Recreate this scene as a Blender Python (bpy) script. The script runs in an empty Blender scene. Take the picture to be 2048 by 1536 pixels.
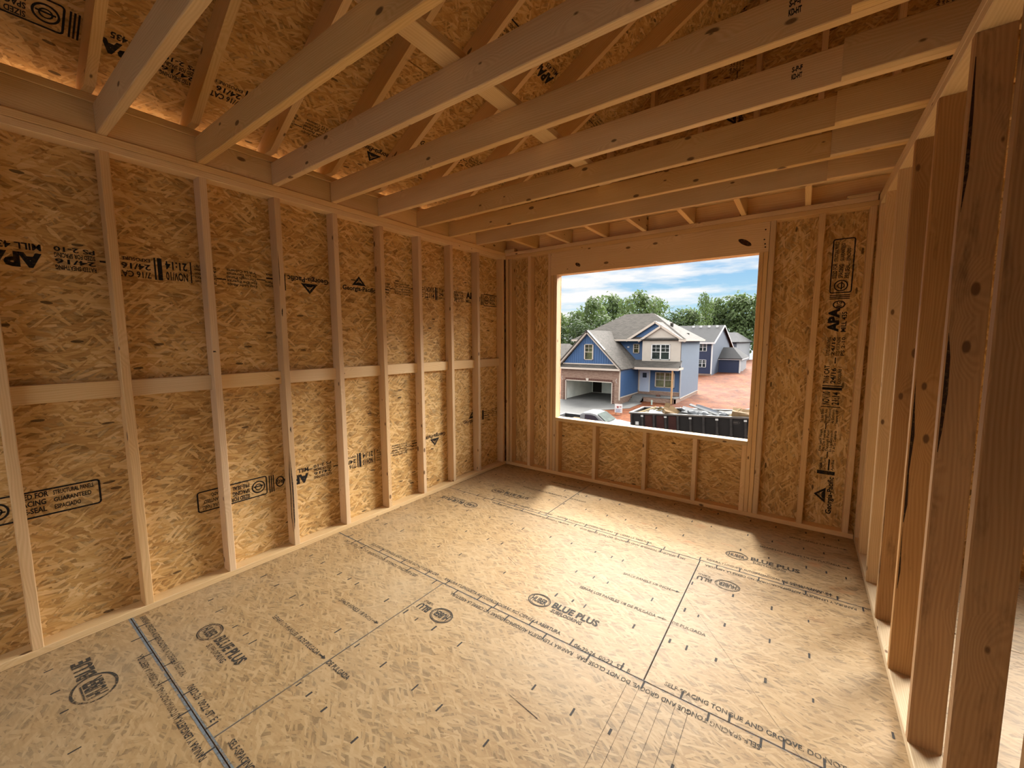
import bpy, bmesh, math, random
from mathutils import Vector, Matrix
random.seed(7)
S = bpy.context.scene
COL = S.collection
PI = math.pi

# ------------------------------------------------------------------ camera
cam = bpy.data.cameras.new('camera'); cam_o = bpy.data.objects.new('camera', cam); COL.objects.link(cam_o)
cam.sensor_fit = 'HORIZONTAL'; cam.sensor_width = 36.0
cam.lens = 807.452 / 2048 * 36.0
cam.clip_start = 0.02; cam.clip_end = 600
yaw, pitch, roll = math.radians(-35.68841), math.radians(-6.0973), math.radians(-0.05186)
fw = Vector((math.sin(yaw) * math.cos(pitch), math.cos(yaw) * math.cos(pitch), math.sin(pitch)))
r0 = Vector((math.cos(yaw), -math.sin(yaw), 0)); u0 = r0.cross(fw)
rt = r0 * math.cos(roll) + u0 * math.sin(roll); up = -r0 * math.sin(roll) + u0 * math.cos(roll)
CAM = Vector((2.8677, -3.8637, 1.4945))
cam_o.matrix_world = Matrix(((rt.x, up.x, -fw.x, CAM.x), (rt.y, up.y, -fw.y, CAM.y), (rt.z, up.z, -fw.z, CAM.z), (0, 0, 0, 1)))
S.camera = cam_o

# ------------------------------------------------------------------ exposure
vs = S.view_settings
vs.view_transform = 'Standard'; vs.look = 'None'; vs.exposure = 0.0; vs.gamma = 1.0; vs.use_curve_mapping = False
S.cycles.use_denoising = True
S.cycles.use_adaptive_sampling = True; S.cycles.adaptive_threshold = .1
S.cycles.max_bounces = 10; S.cycles.diffuse_bounces = 6; S.cycles.glossy_bounces = 4
S.cycles.transparent_max_bounces = 12
S.cycles.sample_clamp_indirect = 20
S.cycles.caustics_reflective = False; S.cycles.caustics_refractive = False

# ------------------------------------------------------------------ node helpers
def mat_new(name):
    m = bpy.data.materials.new(name); m.use_nodes = True
    t = m.node_tree; b = t.nodes['Principled BSDF']
    b.inputs['Specular IOR Level'].default_value = 0.25
    return m, t, b
class N:
    """tiny helper around a node tree"""
    def __init__(s, t): s.t = t
    def n(s, kind, **kw):
        o = s.t.nodes.new(kind)
        for k, v in kw.items(): setattr(o, k, v)
        return o
    def l(s, a, b): s.t.links.new(a, b)
    def put(s, sock, v):
        if isinstance(v, bpy.types.NodeSocket): s.l(v, sock)
        elif v is not None: sock.default_value = v
    def math(s, op, a, b=None, c=None, clamp=False):
        o = s.n('ShaderNodeMath', operation=op); o.use_clamp = clamp
        for i, v in enumerate((a, b, c)):
            if v is not None: s.put(o.inputs[i], v)
        return o.outputs[0]
    def mix(s, f, a, b, blend='MIX'):
        o = s.n('ShaderNodeMix', data_type='RGBA', blend_type=blend); o.clamp_factor = True
        s.put(o.inputs[0], f); s.put(o.inputs[6], a); s.put(o.inputs[7], b)
        return o.outputs[2]
    def mixf(s, f, a, b):
        o = s.n('ShaderNodeMix', data_type='FLOAT'); s.put(o.inputs[0], f); s.put(o.inputs[2], a); s.put(o.inputs[3], b)
        return o.outputs[0]
    def ramp(s, f, stops, interp='LINEAR'):
        o = s.n('ShaderNodeValToRGB'); cr = o.color_ramp; cr.interpolation = interp
        while len(cr.elements) < len(stops): cr.elements.new(0.5)
        for e, (p, c) in zip(cr.elements, stops):
            e.position = p; e.color = (*c, 1) if len(c) == 3 else c
        s.put(o.inputs[0], f); return o.outputs[0]
    def mapr(s, v, a, b, c, d):
        o = s.n('ShaderNodeMapRange'); o.clamp = True
        for i, x in enumerate((v, a, b, c, d)): s.put(o.inputs[i], x)
        return o.outputs[0]
    def noise(s, vec, scale, detail=3, rough=.5, dim='3D'):
        o = s.n('ShaderNodeTexNoise', noise_dimensions=dim)
        if vec is not None: s.put(o.inputs['Vector'], vec)
        s.put(o.inputs['Scale'], scale); o.inputs['Detail'].default_value = detail; o.inputs['Roughness'].default_value = rough
        return o
    def mapping(s, vec, loc=(0, 0, 0), rot=(0, 0, 0), scale=(1, 1, 1)):
        o = s.n('ShaderNodeMapping'); s.put(o.inputs[0], vec)
        o.inputs[1].default_value = loc; o.inputs[2].default_value = rot; o.inputs[3].default_value = scale
        return o.outputs[0]
    def sep(s, v):
        o = s.n('ShaderNodeSeparateXYZ'); s.put(o.inputs[0], v); return o.outputs
    def comb(s, x=0., y=0., z=0.):
        o = s.n('ShaderNodeCombineXYZ')
        for i, v in enumerate((x, y, z)): s.put(o.inputs[i], v)
        return o.outputs[0]
    def bump(s, h, strength, dist):
        o = s.n('ShaderNodeBump'); o.inputs['Strength'].default_value = strength; o.inputs['Distance'].default_value = dist
        s.l(h, o.inputs['Height']); return o.outputs[0]

# ------------------------------------------------------------------ world (sky) and sun
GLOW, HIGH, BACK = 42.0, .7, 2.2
SUN_EL, SUN_AZ = math.radians(62), math.atan2(-0.28, 1.0)      # azimuth from +y towards +x
SUN_DIR = Vector((math.cos(SUN_EL) * math.sin(SUN_AZ), math.cos(SUN_EL) * math.cos(SUN_AZ), math.sin(SUN_EL)))
world = bpy.data.worlds.new('sky'); S.world = world; world.use_nodes = True
wt = world.node_tree; w = N(wt); bg = wt.nodes['Background']
tc = w.n('ShaderNodeTexCoord'); d = tc.outputs['Generated']
dx, dy, dz = w.sep(d)
elev = w.math('MAXIMUM', dz, 0.0)
blue = w.ramp(elev, [(0.0, (.74, .88, .95)), (.08, (.50, .77, .93)), (.16, (.32, .60, .90)), (.30, (.30, .56, .88)), (1, (.22, .42, .75))])
cl_v = w.mapping(d, scale=(2.2, 2.2, 13.0), loc=(.80, .2, .10))
cl1 = w.noise(cl_v, 2.3, 7, .55).outputs['Fac']
clf = w.mapr(w.math('ADD', cl1, w.math('ADD', w.mapr(elev, .13, .22, 0, .14), w.mapr(dx, -.15, -.5, 0, .10))), .46, .62, 0, 1)
base = w.mix(clf, blue, (1.0, 1.0, 1.0, 1))
# bright sky band added above the window view to light the room
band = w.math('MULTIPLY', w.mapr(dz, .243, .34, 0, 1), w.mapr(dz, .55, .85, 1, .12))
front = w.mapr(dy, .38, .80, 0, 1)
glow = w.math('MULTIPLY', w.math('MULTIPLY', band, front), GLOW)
high = w.math('MULTIPLY', w.mapr(dz, .22, .6, 0, 1), HIGH)
back = w.math('MULTIPLY', w.mapr(dy, .1, -.5, 0, 1), w.mapr(dz, -.02, .12, 0, BACK))
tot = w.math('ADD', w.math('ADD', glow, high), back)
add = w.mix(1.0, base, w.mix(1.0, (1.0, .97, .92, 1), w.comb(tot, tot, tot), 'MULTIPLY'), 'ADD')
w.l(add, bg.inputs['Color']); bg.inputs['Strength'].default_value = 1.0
world.cycles.sampling_method = 'MANUAL'; world.cycles.sample_map_resolution = 1024

sun = bpy.data.lights.new('sun', 'SUN'); sun.energy = 4.0; sun.angle = math.radians(4); sun.color = (1.0, .94, .84)
sun_o = bpy.data.objects.new('sun', sun); COL.objects.link(sun_o)
sun_o.rotation_euler = (-SUN_DIR).to_track_quat('-Z', 'Y').to_euler()

# ------------------------------------------------------------------ materials
def m_osb(name, dark, mid, light, angle_spread, seam=None, rough=.75, contrast=1.0, layers=5, size=1.0, flecks=.8):
    m, t, b = mat_new(name); k = N(t)
    uv = k.n('ShaderNodeTexCoord').outputs['UV']
    wob = k.noise(uv, 8.0, 1, dim='2D').outputs['Color']
    vm = k.n('ShaderNodeVectorMath', operation='MULTIPLY_ADD'); k.l(wob, vm.inputs[0]); vm.inputs[1].default_value = (.016, .016, 0); k.l(uv, vm.inputs[2])
    base = vm.outputs[0]
    tone = hcur = None
    rnd = random.Random(len(name) * 7 + 3)
    for i in range(layers):
        a = math.radians(angle_spread * (2 * (i + .5) / layers - 1)) + rnd.uniform(-.12, .12)
        L = rnd.uniform(.060, .105) * size; W = rnd.uniform(.010, .019) * size
        mp = k.mapping(k.mapping(base, rot=(0, 0, a), loc=(rnd.uniform(0, 9), rnd.uniform(0, 9), 0)), scale=(1 / L, 1 / W, 1))
        v = k.n('ShaderNodeTexVoronoi', voronoi_dimensions='2D', feature='F1', distance='CHEBYCHEV'); k.l(mp, v.inputs['Vector']); v.inputs['Scale'].default_value = 1
        sc = k.n('ShaderNodeSeparateColor'); k.l(v.outputs['Color'], sc.inputs[0])
        h = k.math('SUBTRACT', sc.outputs[0], k.math('MULTIPLY', v.outputs['Distance'], .30))
        tn = sc.outputs[1]
        if tone is None: tone, hcur = tn, h
        else:
            g = k.math('GREATER_THAN', h, hcur)
            tone = k.mixf(g, tone, tn); hcur = k.math('MAXIMUM', hcur, h)
    fine = k.noise(k.mapping(base, scale=(9, 95, 1)), 1.0, 2, dim='2D').outputs['Fac']
    big = k.noise(uv, 1.7, 2, dim='2D').outputs['Fac']
    val = k.math('ADD', k.math('ADD', k.math('MULTIPLY', tone, .42), k.math('MULTIPLY', fine, .42)), k.math('MULTIPLY', big, .28))
    val = k.math('ADD', k.math('MULTIPLY', k.math('SUBTRACT', val, .55), contrast), .5)
    col = k.ramp(val, [(.08, dark), (.50, mid), (.95, light)])
    rim = k.mapr(hcur, .48, .70, .62, 1)
    rimc = k.comb(rim, rim, rim)
    col = k.mix(1.0, col, rimc, 'MULTIPLY')
    bv = k.n('ShaderNodeTexVoronoi', voronoi_dimensions='2D'); k.l(k.mapping(base, rot=(0, 0, .3), scale=(7.5, 24, 1)), bv.inputs['Vector']); bv.inputs['Scale'].default_value = 1.0
    bs = k.n('ShaderNodeSeparateColor'); k.l(bv.outputs['Color'], bs.inputs[0])
    fleck = k.math('MULTIPLY', k.math('GREATER_THAN', bs.outputs[2], .965), k.math('LESS_THAN', bv.outputs['Distance'], .17))
    col = k.mix(k.math('MULTIPLY', fleck, flecks), col, (.05, .025, .01, 1))
    if seam: col = seam(k, uv, col)
    k.l(col, b.inputs['Base Color']); b.inputs['Roughness'].default_value = rough
    return m
def floor_marks(k, uv, col):
    # red clay smears by the window and dusty foot traffic
    n1 = k.noise(k.mapping(uv, scale=(1.6, 3.4, 1), loc=(.3, .9, 0)), 2.2, 5, .62).outputs['Fac']
    x, y, z = k.sep(uv)
    near = k.math('MULTIPLY', k.mapr(y, -1.5, -.45, 0, 1), k.mapr(x, .9, 1.7, 0, 1))
    f = k.math('MULTIPLY', k.mapr(n1, .60, .72, 0, .75), near)
    col = k.mix(f, col, (.50, .20, .07, 1))
    n2 = k.noise(uv, 1.1, 4, .6).outputs['Fac']
    return k.mix(k.mapr(n2, .45, .7, 0, .35), col, (.42, .34, .23, 1))
M = {}
M['osb_wall'] = m_osb('oriented_strand_wall', (.31, .155, .045), (.61, .385, .145), (.80, .60, .32), 64, contrast=1.2, layers=5)
M['osb_roof'] = m_osb('oriented_strand_roof', (.29, .145, .045), (.56, .345, .13), (.74, .53, .28), 64, contrast=1.15)
M['osb_floor'] = m_osb('oriented_strand_subfloor', (.25, .150, .065), (.405, .27, .130), (.53, .385, .215), 56, floor_marks, .6, .75, 5, .72, 0.0)

def m_lumber(name, light, dark, knot=(.10, .045, .018), ringy=1.0, stain=0.0):
    m, t, b = mat_new(name); k = N(t)
    uv = k.n('ShaderNodeTexCoord').outputs['UV']
    oi = k.n('ShaderNodeObjectInfo').outputs['Random']
    off = k.comb(k.math('MULTIPLY', oi, 37.0), k.math('MULTIPLY', oi, 11.3), 0.)
    va = k.n('ShaderNodeVectorMath', operation='ADD'); k.l(uv, va.inputs[0]); k.l(off, va.inputs[1]); p = va.outputs[0]
    kv = k.n('ShaderNodeTexVoronoi', voronoi_dimensions='2D'); k.l(k.mapping(p, scale=(4.6, 9.5, 1)), kv.inputs['Vector']); kv.inputs['Scale'].default_value = 1
    ks = k.n('ShaderNodeSeparateColor'); k.l(kv.outputs['Color'], ks.inputs[0])
    has = k.math('GREATER_THAN', ks.outputs[0], .80)
    dist = kv.outputs['Distance']
    near = k.math('MULTIPLY', has, k.mapr(dist, .5, .05, 0, 1))
    wv = k.noise(k.mapping(p, scale=(.9, 4.0, 1)), 1.0, 3).outputs['Fac']
    g = k.math('ADD', k.math('MULTIPLY', wv, 1.6), k.math('MULTIPLY', near, .5))
    yy = k.sep(p)[1]
    ring = k.math('SINE', k.math('MULTIPLY', k.math('ADD', yy, k.math('MULTIPLY', g, .085)), 620.0 * ringy))
    ring = k.mapr(ring, -1, 1, 0, 1)
    fine = k.noise(k.mapping(p, scale=(3, 170, 1)), 1.0, 3).outputs['Fac']
    tone = k.math('ADD', k.math('MULTIPLY', ring, .22), k.math('MULTIPLY', fine, .5))
    blotch = k.noise(k.mapping(p, scale=(1.5, 6, 1)), 1.0, 3).outputs['Fac']
    tone = k.math('ADD', tone, k.math('MULTIPLY', k.math('SUBTRACT', blotch, .5), .7))
    col = k.ramp(tone, [(.1, light), (.75, dark)])
    if stain:
        st = k.noise(k.mapping(p, scale=(2.2, 9, 1)), 1.0, 5, .65).outputs['Fac']
        col = k.mix(k.mapr(st, .56, .74, 0, stain), col, (.045, .022, .012, 1))
    hs = k.n('ShaderNodeHueSaturation'); k.l(col, hs.inputs['Color'])
    k.put(hs.inputs['Value'], k.mapr(oi, 0, 1, .86, 1.1))
    k.put(hs.inputs['Saturation'], k.mapr(k.math('FRACT', k.math('MULTIPLY', oi, 7.31)), 0, 1, .9, 1.12))
    rad = k.math('ADD', k.math('MULTIPLY', ks.outputs[1], .085), .03)
    kn = k.math('MULTIPLY', has, k.mapr(k.math('SUBTRACT', dist, rad), .02, -.02, 0, .85))
    col = k.mix(kn, hs.outputs[0], (*knot, 1))
    k.l(col, b.inputs['Base Color']); b.inputs['Roughness'].default_value = .62
    return m
M['stud'] = m_lumber('framing_spruce', (.74, .53, .31), (.56, .36, .175))
M['joist'] = m_lumber('framing_pine_joist', (.78, .575, .31), (.60, .385, .17))
M['plate'] = m_lumber('framing_pine_plate', (.78, .59, .35), (.62, .42, .21))
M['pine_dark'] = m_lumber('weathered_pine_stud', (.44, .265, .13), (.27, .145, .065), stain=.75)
M['header'] = m_lumber('header_pine', (.82, .61, .37), (.66, .43, .23), ringy=.6)
M['pale'] = m_lumber('fresh_sawn_pine', (.72, .55, .33), (.56, .38, .19))

def m_plain(name, c, rough=.6, spec=.25, var=0.0, vscale=6.0, metal=0.0, bump=0.0):
    m, t, b = mat_new(name); k = N(t)
    b.inputs['Roughness'].default_value = rough; b.inputs['Specular IOR Level'].default_value = spec; b.inputs['Metallic'].default_value = metal
    ob = k.n('ShaderNodeTexCoord').outputs['Object']
    nz = k.noise(ob, vscale, 4, .6).outputs['Fac']
    a = tuple(x * (1 - var) for x in c); z = tuple(min(1, x * (1 + var)) for x in c)
    k.l(k.ramp(nz, [(.25, a), (.75, z)]), b.inputs['Base Color'])
    if bump: k.l(k.bump(nz, bump, .02), b.inputs['Normal'])
    return m
def m_ink(name, c, fade):
    m, t, b = mat_new(name); k = N(t)
    b.inputs['Base Color'].default_value = (*c, 1); b.inputs['Roughness'].default_value = .8
    ob = k.n('ShaderNodeTexCoord').outputs['Object']
    n = k.noise(ob, 70, 4, .7).outputs['Fac']; n2 = k.noise(ob, 5.0, 2).outputs['Fac']
    f = k.mapr(k.math('ADD', n, k.math('MULTIPLY', n2, .5)), .55, .80, 1.0 - fade, 1.0)
    tr = k.n('ShaderNodeBsdfTransparent'); mx = k.n('ShaderNodeMixShader')
    k.l(f, mx.inputs[0]); k.l(tr.outputs[0], mx.inputs[1]); k.l(b.outputs[0], mx.inputs[2])
    k.l(mx.outputs[0], t.nodes['Material Output'].inputs['Surface'])
    return m
M['ink'] = m_ink('black_stamp_ink', (.012, .011, .011), .22)
M['ink_floor'] = m_ink('grey_stamp_ink', (.045, .042, .035), .75)
M['ink_mark'] = m_ink('fastener_mark_ink', (.05, .045, .04), .3)
M['seam_paint'] = m_ink('blue_edge_paint', (.17, .20, .215), .9)
M['seam_dark'] = m_plain('panel_gap', (.03, .03, .03), .9)

def m_clay():
    m, t, b = mat_new('red_clay_soil'); k = N(t); ob = k.n('ShaderNodeTexCoord').outputs['Object']
    n = k.noise(ob, .55, 8, .65).outputs['Fac']; n2 = k.noise(k.mapping(ob, scale=(1, 2.2, 1)), 2.2, 5, .6).outputs['Fac']
    c = k.ramp(k.math('ADD', k.math('MULTIPLY', n, .5), k.math('MULTIPLY', n2, .5)), [(.33, (.030, .0075, .0018)), (.48, (.088, .0215, .0042)), (.62, (.165, .052, .013))])
    k.l(c, b.inputs['Base Color']); b.inputs['Roughness'].default_value = .95
    k.l(k.bump(n2, .5, .12), b.inputs['Normal']); return m
M['clay'] = m_clay()
M['concrete'] = m_plain('poured_concrete', (.125, .125, .122), .85, .2, .12, 1.2)
def m_brick():
    m, t, b = mat_new('red_brown_brick'); k = N(t); ob = k.n('ShaderNodeTexCoord').outputs['UV']
    br = k.n('ShaderNodeTexBrick'); k.l(ob, br.inputs['Vector']); br.inputs['Scale'].default_value = 1
    br.inputs['Brick Width'].default_value = .22; br.inputs['Row Height'].default_value = .075; br.inputs['Mortar Size'].default_value = .009
    br.inputs['Color1'].default_value = (.135, .072, .05, 1); br.inputs['Color2'].default_value = (.20, .125, .092, 1); br.inputs['Mortar'].default_value = (.25, .20, .165, 1)
    k.l(br.outputs['Color'], b.inputs['Base Color']); b.inputs['Roughness'].default_value = .9; return m
M['brick'] = m_brick()
def m_shingle(name, a, c):
    m, t, b = mat_new(name); k = N(t); uv = k.n('ShaderNodeTexCoord').outputs['UV']
    br = k.n('ShaderNodeTexBrick'); k.l(uv, br.inputs['Vector']); br.inputs['Scale'].default_value = 1
    br.inputs['Brick Width'].default_value = .33; br.inputs['Row Height'].default_value = .145; br.inputs['Mortar Size'].default_value = .014
    br.inputs['Color1'].default_value = (*a, 1); br.inputs['Color2'].default_value = (*c, 1); br.inputs['Mortar'].default_value = (*[x * .55 for x in a], 1)
    n = k.noise(uv, 1.3, 4).outputs['Fac']
    k.l(k.mix(k.mapr(n, .3, .7, 0, .4), br.outputs['Color'], (*c, 1)), b.inputs['Base Color']); b.inputs['Roughness'].default_value = .95
    k.l(k.bump(br.outputs['Fac'], .4, .02), b.inputs['Normal']); return m
M['shingle'] = m_shingle('taupe_shingles', (.052, .047, .042), (.088, .079, .069))
M['shingle_dark'] = m_shingle('charcoal_shingles', (.0085, .009, .0105), (.014, .0145, .017))
M['side_blue'] = m_plain('blue_siding', (.033, .078, .175), .45, .3, .06, 2)
M['side_navy'] = m_plain('navy_siding', (.013, .019, .050), .45, .3, .06, 2)
M['side_slate'] = m_plain('slate_siding', (.068, .082, .112), .45, .3, .05, 2)
M['side_pale'] = m_plain('blue_siding_sheen_tint', (.075, .100, .140), .45, .25, .05, 2)  # same blue siding, with its sky sheen put into a paler colour
M['side_beige'] = m_plain('beige_siding', (.37, .335, .29), .5, .3, .04, 2)
M['side_grey'] = m_plain('grey_siding', (.15, .16, .175), .5, .3, .04, 2)
M['trim'] = m_plain('cream_trim', (.40, .35, .30), .5, .3, .04)
M['trim_white'] = m_plain('white_trim', (.50, .50, .50), .5, .3, .03)
M['door'] = m_plain('primed_door', (.33, .38, .48), .5, .3, .03)
M['drywall'] = m_plain('taped_drywall', (.85, .87, .80), .9, .1, .14, .9)
M['dark'] = m_plain('dark_interior', (.03, .026, .02), .8)
M['tan'] = m_plain('tan_interior', (.34, .26, .12), .8, .2, .35, 2.5)
M['dim'] = m_plain('dim_interior', (.05, .048, .04), .8, .2, .45, 1.6)
def m_glass():
    m, t, b = mat_new('window_glass'); k = N(t)
    gl = k.n('ShaderNodeBsdfGlossy'); gl.inputs['Roughness'].default_value = .03; gl.inputs['Color'].default_value = (.9, .95, 1, 1)
    tr = k.n('ShaderNodeBsdfTransparent'); tr.inputs['Color'].default_value = (.82, .88, .86, 1)
    mx = k.n('ShaderNodeMixShader'); mx.inputs[0].default_value = .015
    k.l(tr.outputs[0], mx.inputs[1]); k.l(gl.outputs[0], mx.inputs[2]); k.l(mx.outputs[0], t.nodes['Material Output'].inputs['Surface'])
    return m
M['glass'] = m_glass()
M['post'] = m_plain('raw_post_wood', (.36, .22, .11), .7, .2, .12)
M['white_paint'] = m_plain('white_car_paint', (.125, .125, .13), .5, .08, .02)
M['rubber'] = m_plain('black_rubber', (.015, .015, .016), .6)
M['tint'] = m_plain('tinted_glass', (.012, .015, .025), .1, .5)
M['screen'] = m_plain('windshield_glass', (.045, .058, .052), .6, .02, .45, 2.2)
M['steel_black'] = m_plain('black_painted_steel', (.007, .0062, .006), .5, .15, .4, 1.4)
M['rust'] = m_plain('rusty_patch', (.028, .011, .009), .8, .1, .35, 2)
M['steel_edge'] = m_plain('worn_steel_edge', (.055, .047, .04), .5, .25, .3, 3)
M['tag_white'] = m_plain('white_tag', (.33, .33, .32), .6)
M['bark'] = m_plain('tree_bark', (.030, .024, .016), .9, .1, .3)
def m_leaf(name, c):
    m, t, b = mat_new(name); k = N(t)
    oi = k.n('ShaderNodeObjectInfo').outputs['Random']
    g = k.n('ShaderNodeNewGeometry').outputs['Random Per Island']
    v = k.math('ADD', k.math('MULTIPLY', g, .8), k.math('MULTIPLY', oi, .2))
    k.l(k.ramp(v, [(0, tuple(x * .55 for x in c)), (1, tuple(x * 1.5 for x in c))]), b.inputs['Base Color'])
    b.inputs['Roughness'].default_value = .7
    tl = k.n('ShaderNodeBsdfTranslucent'); tl.inputs['Color'].default_value = (c[0] * 1.3, c[1] * 1.4, c[2] * .8, 1)
    mx = k.n('ShaderNodeMixShader'); mx.inputs[0].default_value = .25
    k.l(b.outputs[0], mx.inputs[1]); k.l(tl.outputs[0], mx.inputs[2]); k.l(mx.outputs[0], t.nodes['Material Output'].inputs['Surface'])
    return m
M['leaf'] = m_leaf('oak_leaves', (.072, .105, .040))
M['leaf_dark'] = m_leaf('pine_needles', (.046, .070, .034))

# ------------------------------------------------------------------ mesh helpers
class MB:
    def __init__(s): s.v = []; s.f = []; s.uv = []; s.mi = []
    def face(s, pts, uvs=None, mi=0):
        i = len(s.v); s.v += [tuple(p) for p in pts]; s.f.append(tuple(range(i, i + len(pts)))); s.mi.append(mi)
        if uvs is None:
            p = [Vector(q) for q in pts]; n = (p[1] - p[0]).cross(p[2] - p[0])
            ax = max(range(3), key=lambda a: abs(n[a]))
            uvs = [((q.y, q.z), (q.x, q.z), (q.x, q.y))[ax] for q in p]
        s.uv += uvs
    def hexa(s, c, mi=0):
        """c: 8 corners, bottom 4 ccw then top 4"""
        for q in ((3, 2, 1, 0), (4, 5, 6, 7), (0, 1, 5, 4), (1, 2, 6, 5), (2, 3, 7, 6), (3, 0, 4, 7)): s.face([c[i] for i in q], mi=mi)
    def box(s, x0, x1, y0, y1, z0, z1, mi=0):
        s.hexa([(x0, y0, z0), (x1, y0, z0), (x1, y1, z0), (x0, y1, z0), (x0, y0, z1), (x1, y0, z1), (x1, y1, z1), (x0, y1, z1)], mi)
    def obox(s, c, u, v, n, hu, hv, hn, mi=0):
        c = Vector(c); u = Vector(u).normalized() * hu; v = Vector(v).normalized() * hv; n = Vector(n).normalized() * hn
        s.hexa([c - u - v - n, c + u - v - n, c + u + v - n, c - u + v - n, c - u - v + n, c + u - v + n, c + u + v + n, c - u + v + n], mi)
    def prism(s, poly, ext, mi=0):
        """poly: list of 3D points (planar), ext: vector"""
        e = Vector(ext); a = [Vector(p) for p in poly]; b = [p + e for p in a]
        s.face(list(reversed(a)), mi=mi); s.face(b, mi=mi); n = len(a)
        for i in range(n): j = (i + 1) % n; s.face([a[i], a[j], b[j], b[i]], mi=mi)
    def beam(s, a, b, wdir, w, t, c=.003, mi=0):
        """timber from a to b, chamfered edges; wdir is the direction of the wide face"""
        a = Vector(a); b = Vector(b); ax = (b - a); L = ax.length; ax.normalize()
        wd = Vector(wdir); wd = (wd - ax * wd.dot(ax)).normalized(); td = ax.cross(wd)
        W, T = w / 2, t / 2
        ring = [(-W + c, -T), (W - c, -T), (W, -T + c), (W, T - c), (W - c, T), (-W + c, T), (-W, T - c), (-W, -T + c)]
        per = [0]
        for i in range(8):
            q, r = ring[i], ring[(i + 1) % 8]; per.append(per[-1] + math.hypot(q[0] - r[0], q[1] - r[1]))
        A = [a + wd * q[0] + td * q[1] for q in ring]; B = [p + ax * L for p in A]
        for i in range(8):
            j = (i + 1) % 8
            s.face([A[i], A[j], B[j], B[i]], [(0, per[i]), (0, per[i + 1]), (L, per[i + 1]), (L, per[i])], mi)
        s.face(list(reversed(A)), [(q[0] * .3, q[1] + .9) for q in reversed(ring)], mi)
        s.face(B, [(q[0] * .3, q[1] + .9) for q in ring], mi)
    def cyl(s, a, b, r, r2=None, n=12, mi=0):
        a = Vector(a); b = Vector(b); r2 = r if r2 is None else r2; ax = (b - a).normalized()
        u = ax.orthogonal().normalized(); v = ax.cross(u)
        A = [a + (u * math.cos(2 * PI * i / n) + v * math.sin(2 * PI * i / n)) * r for i in range(n)]
        B = [b + (u * math.cos(2 * PI * i / n) + v * math.sin(2 * PI * i / n)) * r2 for i in range(n)]
        for i in range(n): j = (i + 1) % n; s.face([A[i], A[j], B[j], B[i]], mi=mi)
        s.face(list(reversed(A)), mi=mi); s.face(B, mi=mi)
    def build(s, name, mats, parent=None, origin=None, weld=True):
        me = bpy.data.meshes.new(name)
        o3 = Vector(origin) if origin is not None else None
        if o3 is None and s.v:
            xs = [p[0] for p in s.v]; ys = [p[1] for p in s.v]; zs = [p[2] for p in s.v]
            o3 = Vector(((min(xs) + max(xs)) / 2, (min(ys) + max(ys)) / 2, min(zs)))
        if parent is not None:
            o3 = Vector((0, 0, 0)); base = parent.matrix_local.translation if parent.parent is None else parent.parent.location
            if parent.parent is not None: base = parent.parent.location + parent.location
            else: base = parent.location
            o3 = Vector(base)
        me.from_pydata([tuple(Vector(p) - o3) for p in s.v], [], s.f)
        uvl = me.uv_layers.new(name='UVMap')
        for i, q in enumerate(s.uv): uvl.data[i].uv = q
        if not isinstance(mats, (list, tuple)): mats = [mats]
        for m in mats: me.materials.append(m)
        me.polygons.foreach_set('material_index', s.mi)
        if weld:
            bm = bmesh.new(); bm.from_mesh(me); bmesh.ops.remove_doubles(bm, verts=bm.verts, dist=1e-5); bm.to_mesh(me); bm.free()
        o = bpy.data.objects.new(name, me); COL.objects.link(o)
        if parent is not None: o.parent = parent
        else: o.location = o3
        return o
def tag(o, label=None, cat=None, group=None, kind=None):
    for k, v in (('label', label), ('category', cat), ('group', group), ('kind', kind)):
        if v: o[k] = v
    return o
def empty(name, loc, label, cat, group=None):
    o = bpy.data.objects.new(name, None); COL.objects.link(o); o.location = loc; o.empty_display_size = .1
    return tag(o, label, cat, group)
def struct(name, mb, mats): return tag(mb.build(name, mats), kind='structure')
def timber(name, a, b, wdir, w, t, mat, label, cat='lumber', group=None, c=.003):
    m = MB(); m.beam(a, b, wdir, w, t, c); o = m.build(name, M[mat], origin=a)
    return tag(o, label, cat, group)
ORD = ['first', 'second', 'third', 'fourth', 'fifth', 'sixth', 'seventh', 'eighth', 'ninth', 'tenth', 'eleventh', 'twelfth']

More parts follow.
